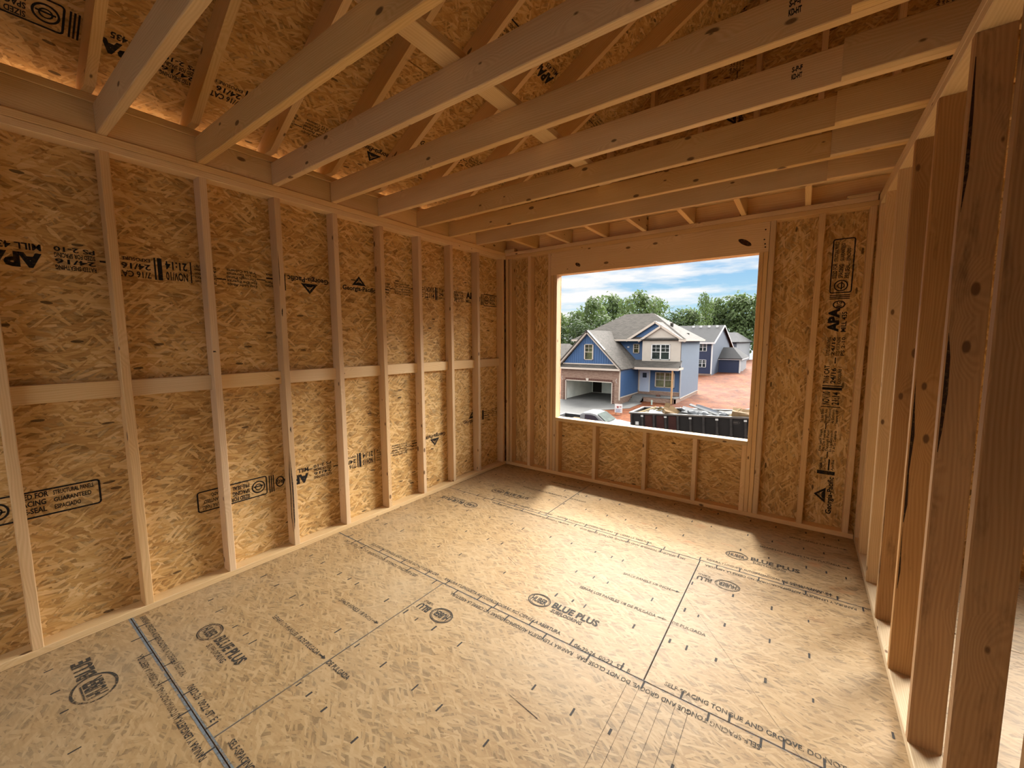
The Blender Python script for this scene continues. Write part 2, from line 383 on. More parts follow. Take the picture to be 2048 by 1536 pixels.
# ------------------------------------------------------------------ lettering
_tc = {}
def glyphs(text, bold=.012):
    bold = bold + .008
    key = (text, bold)
    if key not in _tc:
        cu = bpy.data.curves.new('lettering', 'FONT'); cu.body = text; cu.size = 1.0; cu.offset = bold; cu.resolution_u = 2
        ob = bpy.data.objects.new('lettering', cu); COL.objects.link(ob)
        dg = bpy.context.evaluated_depsgraph_get(); me = bpy.data.meshes.new_from_object(ob.evaluated_get(dg))
        vs_ = [(v.co.x, v.co.y) for v in me.vertices]; fs = [tuple(p.vertices) for p in me.polygons]
        bpy.data.objects.remove(ob); bpy.data.curves.remove(cu); bpy.data.meshes.remove(me)
        _tc[key] = (vs_, fs)
    return _tc[key]
class Ink:
    """flat printed marks on a surface; local axes u (reading direction) and v (up)"""
    def __init__(s): s.v = []; s.f = []
    def text(s, t, x, y, w, h, bold=.012):
        vv, ff = glyphs(t, bold)
        if not vv: return
        x0 = min(p[0] for p in vv); x1 = max(p[0] for p in vv); hh = .72
        i = len(s.v); sx = w / (x1 - x0); sy = h / hh
        s.v += [(x + (p[0] - x0) * sx, y + p[1] * sy) for p in vv]; s.f += [tuple(i + q for q in f) for f in ff]
    def rect(s, x0, y0, x1, y1):
        i = len(s.v); s.v += [(x0, y0), (x1, y0), (x1, y1), (x0, y1)]; s.f.append((i, i + 1, i + 2, i + 3))
    def poly(s, pts):
        i = len(s.v); s.v += list(pts); s.f.append(tuple(range(i, i + len(pts))))
    def frame(s, x0, y0, x1, y1, t, r=.012):
        s.ring_pts(s._rr(x0, y0, x1, y1, r), s._rr(x0 + t, y0 + t, x1 - t, y1 - t, max(.002, r - t)))
    def _rr(s, x0, y0, x1, y1, r):
        o = []
        for cx, cy, a in ((x1 - r, y1 - r, 0), (x0 + r, y1 - r, 90), (x0 + r, y0 + r, 180), (x1 - r, y0 + r, 270)):
            for q in range(4): b = math.radians(a + q * 30); o.append((cx + r * math.cos(b), cy + r * math.sin(b)))
        return o
    def ring_pts(s, a, b):
        n = len(a); i = len(s.v); s.v += a + b
        for q in range(n): r = (q + 1) % n; s.f.append((i + q, i + r, i + n + r, i + n + q))
    def oval(s, cx, cy, rx, ry, t, n=36):
        s.ring_pts([(cx + rx * math.cos(2 * PI * q / n), cy + ry * math.sin(2 * PI * q / n)) for q in range(n)],
                   [(cx + (rx - t) * math.cos(2 * PI * q / n), cy + (ry - t) * math.sin(2 * PI * q / n)) for q in range(n)])
    def build(s, name, mat, parent, origin, u, n, off=.0008, label=None):
        u = Vector(u).normalized(); n = Vector(n).normalized(); v = n.cross(u); o3 = Vector(origin) + n * off
        me = bpy.data.meshes.new(name); base = parent.location
        me.from_pydata([tuple(o3 + u * p[0] + v * p[1] - base) for p in s.v], [], s.f); me.materials.append(M[mat])
        o = bpy.data.objects.new(name, me); COL.objects.link(o); o.parent = parent
        if label: o['label'] = label
        return o
def panel_stamp(ink, parts='all'):
    """grade stamp that runs along an OSB wall panel, about 2.1 m long and 0.12 m tall"""
    i = ink
    def tri(x, y, w, h):
        i.ring_pts([(x, y), (x + w, y), (x + w / 2, y + h)], [(x + .030, y + .013), (x + w - .030, y + .013), (x + w / 2, y + h - .022)])
        i.poly([(x + .028, y + .012), (x + w - .028, y + .012), (x + w * .60, y + h * .35), (x + w * .40, y + h * .35)])
        i.text('GP', x + w * .39, y + h * .40, w * .22, .016, .02)
    tri(.085, .046, .125, .074); i.text('Georgia-Pacific', 0, .004, .30, .036, .02)
    i.rect(.315, .0, .345, .11); i.text('Este Lado Abajo', .35, .085, .10, .016); i.text('Eje De Fuerza', .35, .06, .10, .016); i.rect(.35, .035, .44, .045); i.text('Arriba', .35, .01, .09, .016)
    i.rect(.445, .052, .50, .058)
    for q, t in enumerate(('Este Lado Abajo', 'Eje De Fuerza', 'Through Panel', 'En Los Extremos', 'Y A La Cubierta')): i.text(t, .50, .098 - q * .022, .17, .0165)
    i.rect(.675, .075, .725, .081)
    for q, t in enumerate(('This Side Down', 'Strength Axis', 'This Direction', 'Al Extremo', 'Separe 1/8"')): i.text(t, .725, .098 - q * .022, .11, .0165)
    i.rect(.85, 0, .856, .12); i.text('NOV/10', .87, .07, .10, .046, .018); i.text('21:14', .87, .012, .10, .044, .018)
    i.rect(.985, 0, 1.005, .12); i.rect(1.012, 0, 1.02, .12)
    i.text('7/16 CAT', 1.035, .085, .14, .032, .018); i.text('24/16', 1.035, .044, .12, .03, .018); i.text('EXPOSURE 1', 1.035, .012, .13, .018, .015)
    i.rect(1.19, .05, 1.235, .058)
    for q, t in enumerate(('RATED SHEATHING', '24/16', 'SIZED FOR SPACING', 'PS 2-10')): i.text(t, 1.25, .092 - q * .029, .14, .022, .015)
    i.text('APA', 1.43, .055, .18, .062, .05); i.text('MILL 435', 1.43, .008, .15, .03, .018)
    i.oval(1.635, .06, .030, .038, .008); i.text('RG', 1.615, .045, .04, .03)
    i.rect(1.675, .0, 1.682, .12); i.rect(1.688, .0, 1.695, .12); i.rect(1.701, 0, 1.708, .12)
    i.frame(1.72, -.008, 2.12, .125, .008, .016); i.oval(1.775, .058, .042, .042, .008); i.oval(1.775, .058, .022, .022, .006); i.rect(1.745, .05, 1.805, .058)
    for q, (t, ww) in enumerate((('SIZED FOR', .11), ('SPACING', .10), ('PRE-SEAL', .10))): i.text(t, 1.83, .088 - q * .036, ww, .026, .02)
    for q, (t, ww) in enumerate((('STRUCTURAL PANELS', .14), ('GUARANTEED', .13), ('ESPACIADO', .09))): i.text(t, 1.955, .088 - q * .036, ww, .022, .02)

#==SPLIT==
# ------------------------------------------------------------------ room shell
ZT = 2.506                         # top of the wall plates
ROOF0, SL = 2.802, .577             # underside of roof sheathing: z = ROOF0 + SL * x
RX = 5.0; XR = 6.6; YB = -5.3      # ridge, far side of the next room, back of the house

# floor panels (tongue and groove sheets 1.21 m wide, staggered joints)
fl = MB(); SEAM = [-5.3, -4.62, -3.412, -2.197, -.985, .10]
JX = {0: (1.3, 3.7), 1: (2.36, 4.8), 2: (1.145, 3.585), 3: (2.385, 4.825), 4: (1.15, 3.59)}
g = .0022
for r in range(5):
    xs = [-.10] + list(JX[r]) + [XR]
    for a, b in zip(xs[:-1], xs[1:]):
        y0, y1 = SEAM[r] + g, SEAM[r + 1] - g
        fl.box(a + g, b - g, y0, y1, -.018, 0)
fl.box(-.10, XR, YB, .10, -.30, -.019, 1)
floor = struct('floor', fl, [M['osb_floor'], M['seam_dark']])
pa = Ink()
for r in range(1, 5): ww = .011 if r == 2 else .005; pa.rect(.0, SEAM[r] - ww, 3.26, SEAM[r] - g); pa.rect(.0, SEAM[r] + g, 3.26, SEAM[r] + ww * .8)
for r in range(5):
    for x in JX[r]:
        if x < 3.2: pa.rect(x - .0045, SEAM[r], x - g, min(-.0, SEAM[r + 1])); pa.rect(x + g, SEAM[r], x + .0035, min(0, SEAM[r + 1]))
pa.build('seam_paint', 'seam_paint', floor, (0, 0, 0), (1, 0, 0), (0, 0, 1), .0006, 'faint blue paint along the panel joints')
fm = Ink()
OFFS = (.025, .115, .235, .44, .605, .855, 1.06, 1.2, 1.45, 1.62, 1.82, 1.93, 2.02, 2.30)
for r in range(1, 5):
    for px in [JX[r][0] - 2.44] + list(JX[r]):
        for o in OFFS:
            for dy in (.31, .60, .90):
                x = px + o + random.uniform(-.012, .012); y = SEAM[r] + dy + random.uniform(-.008, .008)
                if .03 < x < 3.24 and y < -.02 and random.random() < .9:
                    hw = random.uniform(.0035, .005); hl = random.uniform(.012, .02); fm.rect(x - hw, y - hl, x + hw, y + hl)
for s_ in (-2.197, -3.412, -.985):
    x = .12
    while x < 3.2:
        for sg in (1, -1):
            xx = x + (.11 if sg < 0 else 0)
            fm.rect(xx - .004, s_ + (0 if sg > 0 else -.045), xx + .004, s_ + (.045 if sg > 0 else 0))
        x += random.choice((.12, .18, .24, .26))
fm.build('fastener_marks', 'ink_mark', floor, (0, 0, 0), (1, 0, 0), (0, 0, 1), .0008)
def floor_text(name, items, origin, u, mat='ink_floor', label=None):
    k = Ink()
    for it in items: k.text(*it)
    return k.build(name, mat, floor, origin, u, (0, 0, 1), .001, label)
def arrow(k, x, y, L=.05):
    k.rect(x, y - .003, x + L - .02, y + .003); k.poly([(x + L - .024, y - .011), (x + L, y), (x + L - .024, y + .011)])
def maker_mark(name, x, y, u, cut=None, lab=None):
    """oval word mark and subfloor lettering; x, y is the centre of the oval"""
    k = Ink(); k.oval(0, 0, .070, .056, .006); k.oval(0, 0, .061, .047, .003); k.text('HUBER', -.050, -.022, .10, .044, .03)
    if cut == 'oval': pass
    elif cut: k.text('BLU', .085, -.012, .085, .045, .035); k.text('SUBFLO', .10, -.045, .07, .018)
    else: k.text('BLUE PLUS', .085, -.012, .275, .048, .035); k.text('SUBFLOORING', .10, -.050, .185, .026, .02)
    k.build(name, 'ink_floor', floor, (x, y, 0), u, (0, 0, 1), .001, lab)
X1, X2 = (1, 0, 0), (-1, 0, 0)
maker_mark('printed_logo', .468, -3.20, X1, lab='dark oval print near the left wall')
maker_mark('printed_logo', 1.349, -2.415, X2, 'cut', 'oval print cut by the cross joint')
maker_mark('printed_logo', 1.717, -1.99, X1, lab='boldest oval print in the middle of the floor')
maker_mark('printed_logo', 2.579, -1.20, X2, 'cut')
maker_mark('printed_logo', 2.58, -.773, X1)
maker_mark('printed_logo', .475, -.775, X1)
maker_mark('printed_logo', .484, -1.195, X2)
M['ink_rubbed'] = m_ink('rubbed_stamp_ink', (.05, .046, .038), 1.0)
kr = Ink(); kr.oval(0, 0, .10, .075, .010); kr.text('HUBER', -.07, -.03, .14, .06, .04); kr.text('BLUE', .10, -.02, .16, .06, .04); kr.rect(-.06, .034, .05, .040)
kr.build('printed_logo', 'ink_rubbed', floor, (.46, -3.62, 0), X2, (0, 0, 1), .001, 'half rubbed-out oval print by the left wall')
def arrow_line(x0, x1, y, t, u=X1):
    k = Ink(); k.text(t, 0, -.012, abs(x1 - x0) - .06, .024, .012); arrow(k, abs(x1 - x0) - .052, 0)
    k.build('printed_line', 'ink_floor', floor, (x0, y, 0), u, (0, 0, 1), .001)
SE, SP = 'SPACE PANELS 1/8 INCH', 'SEPARE LOS PANELES 1/8 DE PULGADA'
for base, xs in ((-3.412, 1.13), (-2.197, 2.37), (-.985, 1.13)):
    arrow_line(xs - .355, xs - .005, base + .755, SE); arrow_line(xs - .52, xs - .005, base + .462, SP)
    floor_text('printed_line', [('DE PULGADA', 0, -.012, .165, .024, .012)], (xs + .02, base + .462, 0), X1)
arrow_line(2.7, 3.22, -.985 + .462, SP); arrow_line(2.87, 3.22, -.985 + .755, SE)
T1, T2 = 'SELF-SPACING TONGUE AND GROOVE. DO NOT CLOSE GAP.', 'RANURA Y LENGUETA AUTOSPACIADORAS. NO CIERRE LA ABERTURA.'
H = .024
for sy, rows in ((-2.197, ((.36, 1.06, T1, 1), (1.12, 1.95, T2, 1), (2.465, 3.24, T1, 1), (2.83, 2.08, T1, -1), (2.06, 1.25, T2, -1), (.95, .15, T1, -1))),
                 (-3.412, ((.03, .70, T2, 1), (1.21, 2.0, T1, 1), (1.21, .38, T2, -1), (2.0, 1.35, T1, -1))),
                 (-.985, ((.55, 1.2, T1, 1), (1.25, 2.05, T2, 1), (2.42, 3.1, T2, 1), (3.2, 2.42, T2, -1), (2.3, 1.5, T1, -1), (1.4, .6, T2, -1)))):
    for x0, x1, t, sg in rows:
        floor_text('printed_line', [(t, 0, 0, abs(x1 - x0), H, .014)], (x0, sy + (.030 if sg > 0 else -.034), 0), X1 if sg > 0 else X2)
floor_text('printed_line', [('06-22-26  00:22  ST  E', 0, -.022, .28, .026, .012)], (2.04, -2.175, 0), X1)
floor_text('printed_line', [('06-22-26  00:22  ST  E', 0, -.022, .28, .026, .012)], (.785, -3.365, 0), X1)
floor_text('printed_line', [('06-22-26  00:22  ST  E', 0, -.022, .28, .026, .012)], (2.85, -.945, 0), X1)
# long pencil scratches
sc_ = Ink(); sc_.poly([(2.40, -1.47), (2.4015, -1.47), (3.05, -2.33), (3.0485, -2.33)]); sc_.poly([(1.29, -1.72), (1.291, -1.717), (1.40, -1.77), (1.40, -1.773)])
sc_.poly([(1.94, -2.60), (1.94, -2.598), (2.10, -2.622), (2.10, -2.625)])
for q in range(6): x = 2.33 + q * .05; sc_.poly([(x, -2.24), (x + .0014, -2.24), (x + .003, -2.9), (x + .0016, -2.9)])
sc_.build('scratch_marks', 'ink_floor', floor, (0, 0, 0), X1, (0, 0, 1), .0009)

# exterior sheathing
wl = MB(); wl.box(-.111, -.089, YB, .10, -.30, 2.66); wall_left = struct('wall_left', wl, M['osb_wall'])
wb = MB()
def vface(x0, x1, z0, z1, vertical):
    c = MB(); c.box(x0, x1, .089, .10, z0, z1)
    c.uv = [(b, a) for a, b in c.uv] if vertical else c.uv
    i = len(wb.v); wb.v += c.v; wb.f += [tuple(i + q for q in f) for f in c.f]; wb.uv += c.uv; wb.mi += c.mi
vface(-.089, .685, -.30, 2.645, True); vface(.685, 2.535, -.30, .648, False); vface(.685, 2.535, 2.195, 2.645, False)
vface(2.535, 4.0, -.30, 2.645, True); vface(4.0, 5.7, -.30, .65, False); vface(4.0, 5.7, 2.195, 2.645, False); vface(5.7, XR, -.30, 2.645, True)
wall_back = struct('wall_back', wb, M['osb_wall'])
zr = lambda x: ROOF0 + SL * x if x < RX else ROOF0 + SL * (2 * RX - x)
wg = MB(); wg.prism([(-.111, .089, 2.645), (XR, .089, 2.645), (XR, .089, zr(XR)), (RX, .089, zr(RX)), (-.111, .089, zr(-.111))], (0, .011, 0))
wall_gable = struct('wall_gable', wg, M['osb_roof'])
wr = MB(); zh, zs_ = 2.0, .7  # window opening behind the camera, added to let in fill light
wr.prism([(-.111, YB, -.3), (.35, YB, -.3), (.35, YB, zh), (-.111, YB, zh)], (0, -.02, 0)); wr.prism([(.35, YB, -.3), (2.0, YB, -.3), (2.0, YB, zs_), (.35, YB, zs_)], (0, -.02, 0))
wr.prism([(2.0, YB, -.3), (XR, YB, -.3), (XR, YB, zh), (2.0, YB, zh)], (0, -.02, 0)); wr.prism([(-.111, YB, zh), (XR, YB, zh), (XR, YB, zr(XR)), (RX, YB, zr(RX)), (-.111, YB, zr(-.111))], (0, -.02, 0))
struct('wall_rear', wr, M['osb_wall'])
wx = MB(); wx.box(XR, XR + .02, YB, .10, -.30, zr(XR)); struct('wall_right', wx, M['osb_wall'])
# roof sheathing, two slopes, as one roof deck
rf = MB(); T = .016
def slope(x0, x1):
    z0, z1 = zr(x0), zr(x1); y0, y1 = YB - .3, .55; L0, L1 = x0 * 1.155, x1 * 1.155
    rf.face([(x0, y0, z0), (x0, y1, z0), (x1, y1, z1), (x1, y0, z1)], [(y0, L0), (y1, L0), (y1, L1), (y0, L1)])
    rf.face([(x0, y0, z0 + T), (x1, y0, z1 + T), (x1, y1, z1 + T), (x0, y1, z0 + T)])
xs = [-.55, -.30, .755, 1.812, 2.869, 3.926, RX]
for a, b in zip(xs[:-1], xs[1:]): slope(a + .002, b - .002)
slope(RX + .002, 10.2)
rf.prism([(-.55, -5.6, zr(-.55) + T), (RX, -5.6, zr(RX) + T), (10.2, -5.6, zr(10.2) + T), (10.2, -5.6, zr(10.2) + T + .02), (RX, -5.6, zr(RX) + T + .02), (-.55, -5.6, zr(-.55) + T + .02)], (0, 6.15, 0))
roof = struct('ceiling_roof_deck', rf, M['osb_roof']); roof.name = 'ceiling'
rp = Ink()
for x in (.755, 1.812, 2.869): d_ = x * 1.155; rp.rect(-.02, d_ - .008, 5.3, d_ + .008)
nd = Vector((SL, 0, -1)).normalized()
rp.build('seam_paint', 'seam_paint', roof, (0, 0, ROOF0), (0, -1, 0), nd, .001)
def roof_stamp(y0, x, u, flip=1):
    k = Ink(); panel_stamp(k); k.build('printed_stamp', 'ink', roof, (x, y0, zr(x)), u, nd, .0012)
roof_stamp(-1.72, .20, (0, -1, 0)); roof_stamp(.45, 1.24, (0, -1, 0)); roof_stamp(-1.60, .36, (0, 1, 0)); roof_stamp(-2.9, 1.24, (0, -1, 0))

# stamps on the walls
def wall_stamp(o, u, n, parent=wall_left): k = Ink(); panel_stamp(k); return k.build('printed_stamp', 'ink', parent, o, u, n, .0012)
XL = -.089
wall_stamp((XL, -2.136, 1.955), (0, -1, 0), (1, 0, 0))
wall_stamp((XL, -2.02, 1.895), (0, 1, 0), (1, 0, 0))
wall_stamp((XL, -.935, .565), (0, -1, 0), (1, 0, 0))
wall_stamp((XL, -.655, .59), (0, 1, 0), (1, 0, 0))
wall_stamp((XL, -5.578, .655), (0, 1, 0), (1, 0, 0))
wall_stamp((3.128, .089, .13), (0, 0, 1), (0, -1, 0), wall_back)
wall_stamp((4.02, .089, .20), (1, 0, 0), (0, -1, 0), wall_back)
k = Ink(); panel_stamp(k); k.build('printed_stamp', 'ink', wall_gable, (2.35, .089, 3.18), (0, 0, 1), (0, -1, 0), .0012)
k = Ink(); panel_stamp(k); k.build('printed_stamp', 'ink', wall_gable, (3.55, .089, 3.05), (0, 0, 1), (0, -1, 0), .0012)

# ------------------------------------------------------------------ framing: left wall
ys = [-.485 - .4064 * k for k in range(12)]
timber('bottom_plate', (-.0445, YB + .01, .019), (-.0445, 0, .019), (1, 0, 0), .089, .038, 'plate', 'long bottom plate lying on the floor under the left wall studs', 'bottom plate')
timber('top_plate', (-.0445, YB + .01, 2.449), (-.0445, 0, 2.449), (1, 0, 0), .089, .037, 'plate', 'lower of the two top plates capping the left wall studs', 'top plate')
timber('top_plate', (-.0445, YB + .01, 2.487), (-.0445, .089, 2.487), (1, 0, 0), .089, .037, 'plate', 'upper of the two left wall top plates, right under the joist ends', 'top plate')
for k_, y in enumerate(ys):
    note = {3: ' with dark bark streaks', 2: '', 6: ''}.get(k_, '')
    timber('wall_stud', (-.0445, y, .038), (-.0445, y, 2.43), (1, 0, 0), .089, .038, 'stud',
           f'{ORD[k_]} full wall stud from the corner post along the left wall', 'wall stud', 'left wall studs')
timber('corner_stud', (-.0445, -.043, .038), (-.0445, -.043, 2.43), (1, 0, 0), .089, .038, 'stud', 'left wall end stud in the far left corner, beside a dark gap', 'wall stud')
bl = [YB * 0 + ys[8]] + [] 
edges = [-.024] + ys
prev = -.062
for k_, y in enumerate(ys):
    a, b = (prev if k_ == 0 else ys[k_ - 1] - .019), y + .019
    timber('mid_block', (-.0695, a - .001, 1.245), (-.0695, b + .001, 1.245), (0, 0, 1), .089, .038, 'plate',
           f'flat block at mid height in the {ORD[k_]} left wall bay from the far corner', 'wood block', 'mid height blocks on the left wall')
def ink_on(obj, marks, origin, u, n, mat='ink', name='pencil_mark'):
    k = Ink()
    for m_ in marks: k.rect(*m_)
    k.build(name, mat, obj, origin, u, n, .0008)
def streak(stud, pts, origin, u, n, name='bark_streak'):
    k = Ink(); r = random.Random(len(pts) + int(abs(origin[1]) * 100)); L = []; Rr = []
    for z, a, b in pts: L.append((a, z)); Rr.append((a + (b - a) * .62 * r.uniform(.7, 1.25), z))
    m_ = []
    for (p, q) in zip(zip(L[:-1], L[1:]), zip(Rr[:-1], Rr[1:])): k.poly([p[0], q[0], q[1], p[1]])
    k.build(name, 'bark_ink', stud, origin, u, n, .0008)
M['bark_ink'] = m_ink('dark_bark', (.035, .017, .010), .45)
S_ = {o['label'].split()[0]: o for o in bpy.data.objects if o.name.startswith('wall_stud')}
y = ys[5]; streak(S_['sixth'], [(.16, 0, .004), (.22, 0, .012), (.34, 0, .016), (.48, 0, .013), (.60, 0, .007), (.72, 0, .001)], (0, y - .0155, 0), (0, 1, 0), (1, 0, 0))
streak(S_['sixth'], [(.14, -.004, 0), (.25, -.022, 0), (.40, -.016, 0), (.55, -.02, 0), (.70, -.002, 0)], (-.0035, y - .019, 0), (1, 0, 0), (0, -1, 0))
streak(S_['sixth'], [(1.86, 0, .003), (1.92, 0, .009), (2.02, 0, .006), (2.09, 0, .001)], (0, y - .0155, 0), (0, 1, 0), (1, 0, 0))
streak(S_['sixth'], [(1.66, .006, .010), (1.675, .002, .016), (1.70, .003, .015), (1.715, .008, .011)], (0, y - .0155, 0), (0, 1, 0), (1, 0, 0), 'knot')
streak(S_['sixth'], [(.86, .016, .02), (.88, .010, .024), (.90, .014, .02)], (0, y - .0155, 0), (0, 1, 0), (1, 0, 0), 'knot')
streak(S_['seventh'], [(1.428, 0, .024), (1.436, 0, .024)], (0, ys[6] - .0155, 0), (0, 1, 0), (1, 0, 0), 'pencil_mark')
# ------------------------------------------------------------------ framing: window wall
Yc = .0445
timber('bottom_plate', (.0, Yc, .019), (3.262, Yc, .019), (0, 1, 0), .089, .038, 'stud', 'bottom plate on the floor below the window wall', 'bottom plate')
timber('top_plate', (.0, Yc, 2.449), (3.24, Yc, 2.449), (0, 1, 0), .089, .037, 'stud', 'lower of the two top plates over the window wall', 'top plate')
timber('top_plate', (.0, Yc, 2.487), (3.23, Yc, 2.487), (0, 1, 0), .089, .037, 'stud', 'upper of the two top plates over the window wall', 'top plate')
def wstud(name, x0, x1, z0, z1, label, mat='stud', cat='wall stud', group=None):
    timber(name, ((x0 + x1) / 2, Yc, z0), ((x0 + x1) / 2, Yc, z1), (0, 1, 0), .089, x1 - x0, mat, label, cat, group)
wstud('corner_stud', .002, .040, .038, 2.43, 'window wall end stud in the far left corner')
wstud('corner_stud', .052, .090, .038, 2.43, 'second stud of the far left corner post on the window wall')
wstud('wall_stud', .311, .349, .038, 2.43, 'full stud between the far left corner and the window')
wstud('king_stud', .573, .608, .038, 2.43, 'full-height king stud left of the window, beside the header end')
wstud('jack_stud', .612, .647, .038, 2.195, 'outer jack stud carrying the left end of the window header')
wstud('jack_stud', .649, .685, .038, 2.195, 'jack stud forming the left jamb of the window opening')
wstud('jack_stud', 2.535, 2.566, .038, 2.195, 'jack stud forming the right jamb of the window opening')
wstud('jack_stud', 2.5675, 2.5985, .038, 2.195, 'outer jack stud carrying the right end of the window header')
wstud('king_stud', 2.601, 2.638, .038, 2.43, 'full-height king stud right of the window, beside the header end')
wstud('wall_stud', 2.907, 2.946, .038, 2.43, 'stud left of the vertical black stamp on the window wall')
wstud('corner_stud', 3.193, 3.231, .038, 2.43, 'window wall end stud in the far right corner')
for n_, (x0, x1, lb) in enumerate(((.687, .724, 'cripple stud under the left end of the window sill'), (1.130, 1.167, 'second cripple stud from the left under the window sill'),
                               (1.654, 1.691, 'third cripple stud from the left under the window sill'), (2.108, 2.145, 'fourth cripple stud from the left under the window sill'),
                               (2.497, 2.534, 'cripple stud under the right end of the window sill'))):
    wstud('cripple_stud', x0, x1, .038, .612, lb, 'stud', 'cripple stud', 'cripple studs below the window')
timber('window_sill', (.686, Yc, .631), (2.534, Yc, .631), (0, 1, 0), .094, .038, 'pale', 'pale sunlit rough sill across the bottom of the window opening', 'window sill')
hd = MB(); hd.beam((.610, .020, 2.3125), (2.5985, .020, 2.3125), (0, 0, 1), .235, .038)
hdr = hd.build('window_header', M['header'], origin=(1.6, .02, 2.195)); tag(hdr, 'wide knotty header beam spanning the top of the window opening', 'header beam')
h2 = MB(); h2.beam((.610, .069, 2.3125), (2.5985, .069, 2.3125), (0, 0, 1), .235, .038); h2.build('outer_ply', M['header'], hdr)
for x, z in ((2.57, 2.37), (2.565, 2.295), (2.572, 2.26), (2.575, 2.235)):
    kk = Ink(); kk.poly([(.006 * math.cos(2 * PI * q / 8), .006 * math.sin(2 * PI * q / 8)) for q in range(8)]); kk.build('nail_head', 'ink', hdr, (x, .0009, z), X1, (0, -1, 0), .0005)
M['knot_in'] = m_ink('dark_knot', (.055, .022, .010), .5)
for cx, cz, a, b_, th in ((.93, 2.275, .032, .017, -.5), (2.43, 2.29, .055, .020, -.55)):
    kk = Ink(); kk.poly([(math.cos(th) * a * math.cos(t_) - math.sin(th) * b_ * math.sin(t_), math.sin(th) * a * math.cos(t_) + math.cos(th) * b_ * math.sin(t_)) for t_ in [2 * PI * q / 18 for q in range(18)]])
    kk.build('knot', 'knot_in', hdr, (cx, .0009, cz), X1, (0, -1, 0), .0005)

# ------------------------------------------------------------------ framing: right partition (leans 0.6 degrees inwards)
LEAN = -.027 / 2.43
def rx(z, t=0.0): return 3.265 + t + LEAN * z
def rstud(name, y, z0, z1, label, mat='pine_dark', cat='wall stud', group='right partition studs'):
    timber(name, (rx(z0, .0445), y, z0), (rx(z1, .0445), y, z1), (1, 0, 0), .089, .038, mat, label, cat, group, .004)
timber('bottom_plate', (3.3095, YB + .01, .019), (3.3095, -.002, .019), (1, 0, 0), .089, .038, 'pale', 'bottom plate on the floor under the open right partition', 'bottom plate')
timber('top_plate', (rx(2.449, .0445), YB + .01, 2.449), (rx(2.449, .0445), -.002, 2.449), (1, 0, 0), .089, .037, 'plate', 'lower of the two top plates on the right partition', 'top plate')
timber('top_plate', (rx(2.487, .0445), YB + .01, 2.487), (rx(2.487, .0445), .089, 2.487), (1, 0, 0), .089, .037, 'plate', 'upper of the two top plates on the right partition', 'top plate')
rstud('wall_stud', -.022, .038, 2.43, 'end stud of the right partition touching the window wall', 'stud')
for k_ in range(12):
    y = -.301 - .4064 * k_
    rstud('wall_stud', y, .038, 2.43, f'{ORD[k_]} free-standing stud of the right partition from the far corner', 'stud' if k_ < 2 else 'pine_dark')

P_ = {o['label'].split()[0]: o for o in bpy.data.objects if o.name.startswith('wall_stud') and 'free-standing' in o['label']}
for w_, k_, segs in (('fourth', 3, [(.72, 0, .004), (.80, 0, .014), (.95, 0, .010), (1.10, 0, .016), (1.22, 0, .008), (1.34, 0, .001)]), ('fourth', 3, [(.42, 0, .002), (.50, 0, .012), (.62, 0, .006), (.70, 0, .001)]),
                     ('fifth', 4, [(1.12, 0, .003), (1.20, 0, .013), (1.32, 0, .022), (1.44, 0, .014), (1.52, 0, .002)]), ('fifth', 4, [(1.9, 0, .002), (2.02, 0, .014), (2.2, 0, .016), (2.36, 0, .003)])):
    yy_ = -.301 - .4064 * k_; zm_ = segs[0][0]
    streak(P_[w_], [(z - zm_, a + LEAN * (z - zm_) + .004, b + LEAN * (z - zm_) + .004) for z, a, b in segs], (rx(zm_), yy_ - .019, zm_), (1, 0, 0), (0, -1, 0))
# ------------------------------------------------------------------ ceiling joists, rims and rafters
ZJ = ZT + .070; ZB = ZT + .140
def rafter(y, label):
    """2x4 rafter with a seat cut over the rafter plate"""
    dv = .140 / math.cos(math.atan(SL)); e = .001; zt = lambda x: zr(x) - e; zb = lambda x: zr(x) - dv
    seat = ZB + .0385; xs_ = (seat - (ROOF0 - dv)) / SL
    prof = [(-.50, zb(-.50)), (-.1065, zb(-.1065)), (-.1065, seat), (xs_, seat), (RX - .02, zb(RX - .02)), (RX - .02, zt(RX - .02)), (-.50, zt(-.50))]
    m = MB(); m.prism([(x, y - .019, z) for x, z in prof], (0, .038, 0))
    cs, sn = math.cos(math.atan(SL)), math.sin(math.atan(SL))
    m.uv = [((p[0] * cs + p[2] * sn), (p[2] * cs - p[0] * sn) + (p[1] - y) * 1.01) for p in m.v]
    tag(m.build('rafter', M['joist'], origin=(0, y, ZB + .04)), label, 'rafter', 'roof rafters')
for k_ in range(11):
    y = -.485 - .4064 * k_
    j = timber('ceiling_joist', (-.100, y, ZJ), (3.36, y, ZJ), (0, 0, 1), .140, .038, 'joist',
               f'{ORD[k_]} long ceiling joist from the window wall, bearing on the left wall', 'ceiling joist', 'ceiling joists over the room')
    timber('lap_joist', (2.925, y - .0385, ZJ), (XR, y - .0385, ZJ), (0, 0, 1), .140, .038, 'joist',
           f'joist lapped beside the {ORD[k_]} ceiling joist from the window wall, running over the right partition', 'ceiling joist', 'lapped joists over the right partition')
    if k_ in (3, 4):
        gs = Ink(); gs.text('S-P-F', 0, .028, .036, .02, .03); gs.text('KD-HT', 0, 0, .036, .02, .03)
        gs.build('grade_stamp', 'ink', j, (2.76, y - .019, ZJ - .005), X1, (0, -1, 0), .0008, 'small black grade stamp')
    rafter(y - .039, f'{ORD[k_]} sloping roof rafter from the window wall, rising beside its joist')
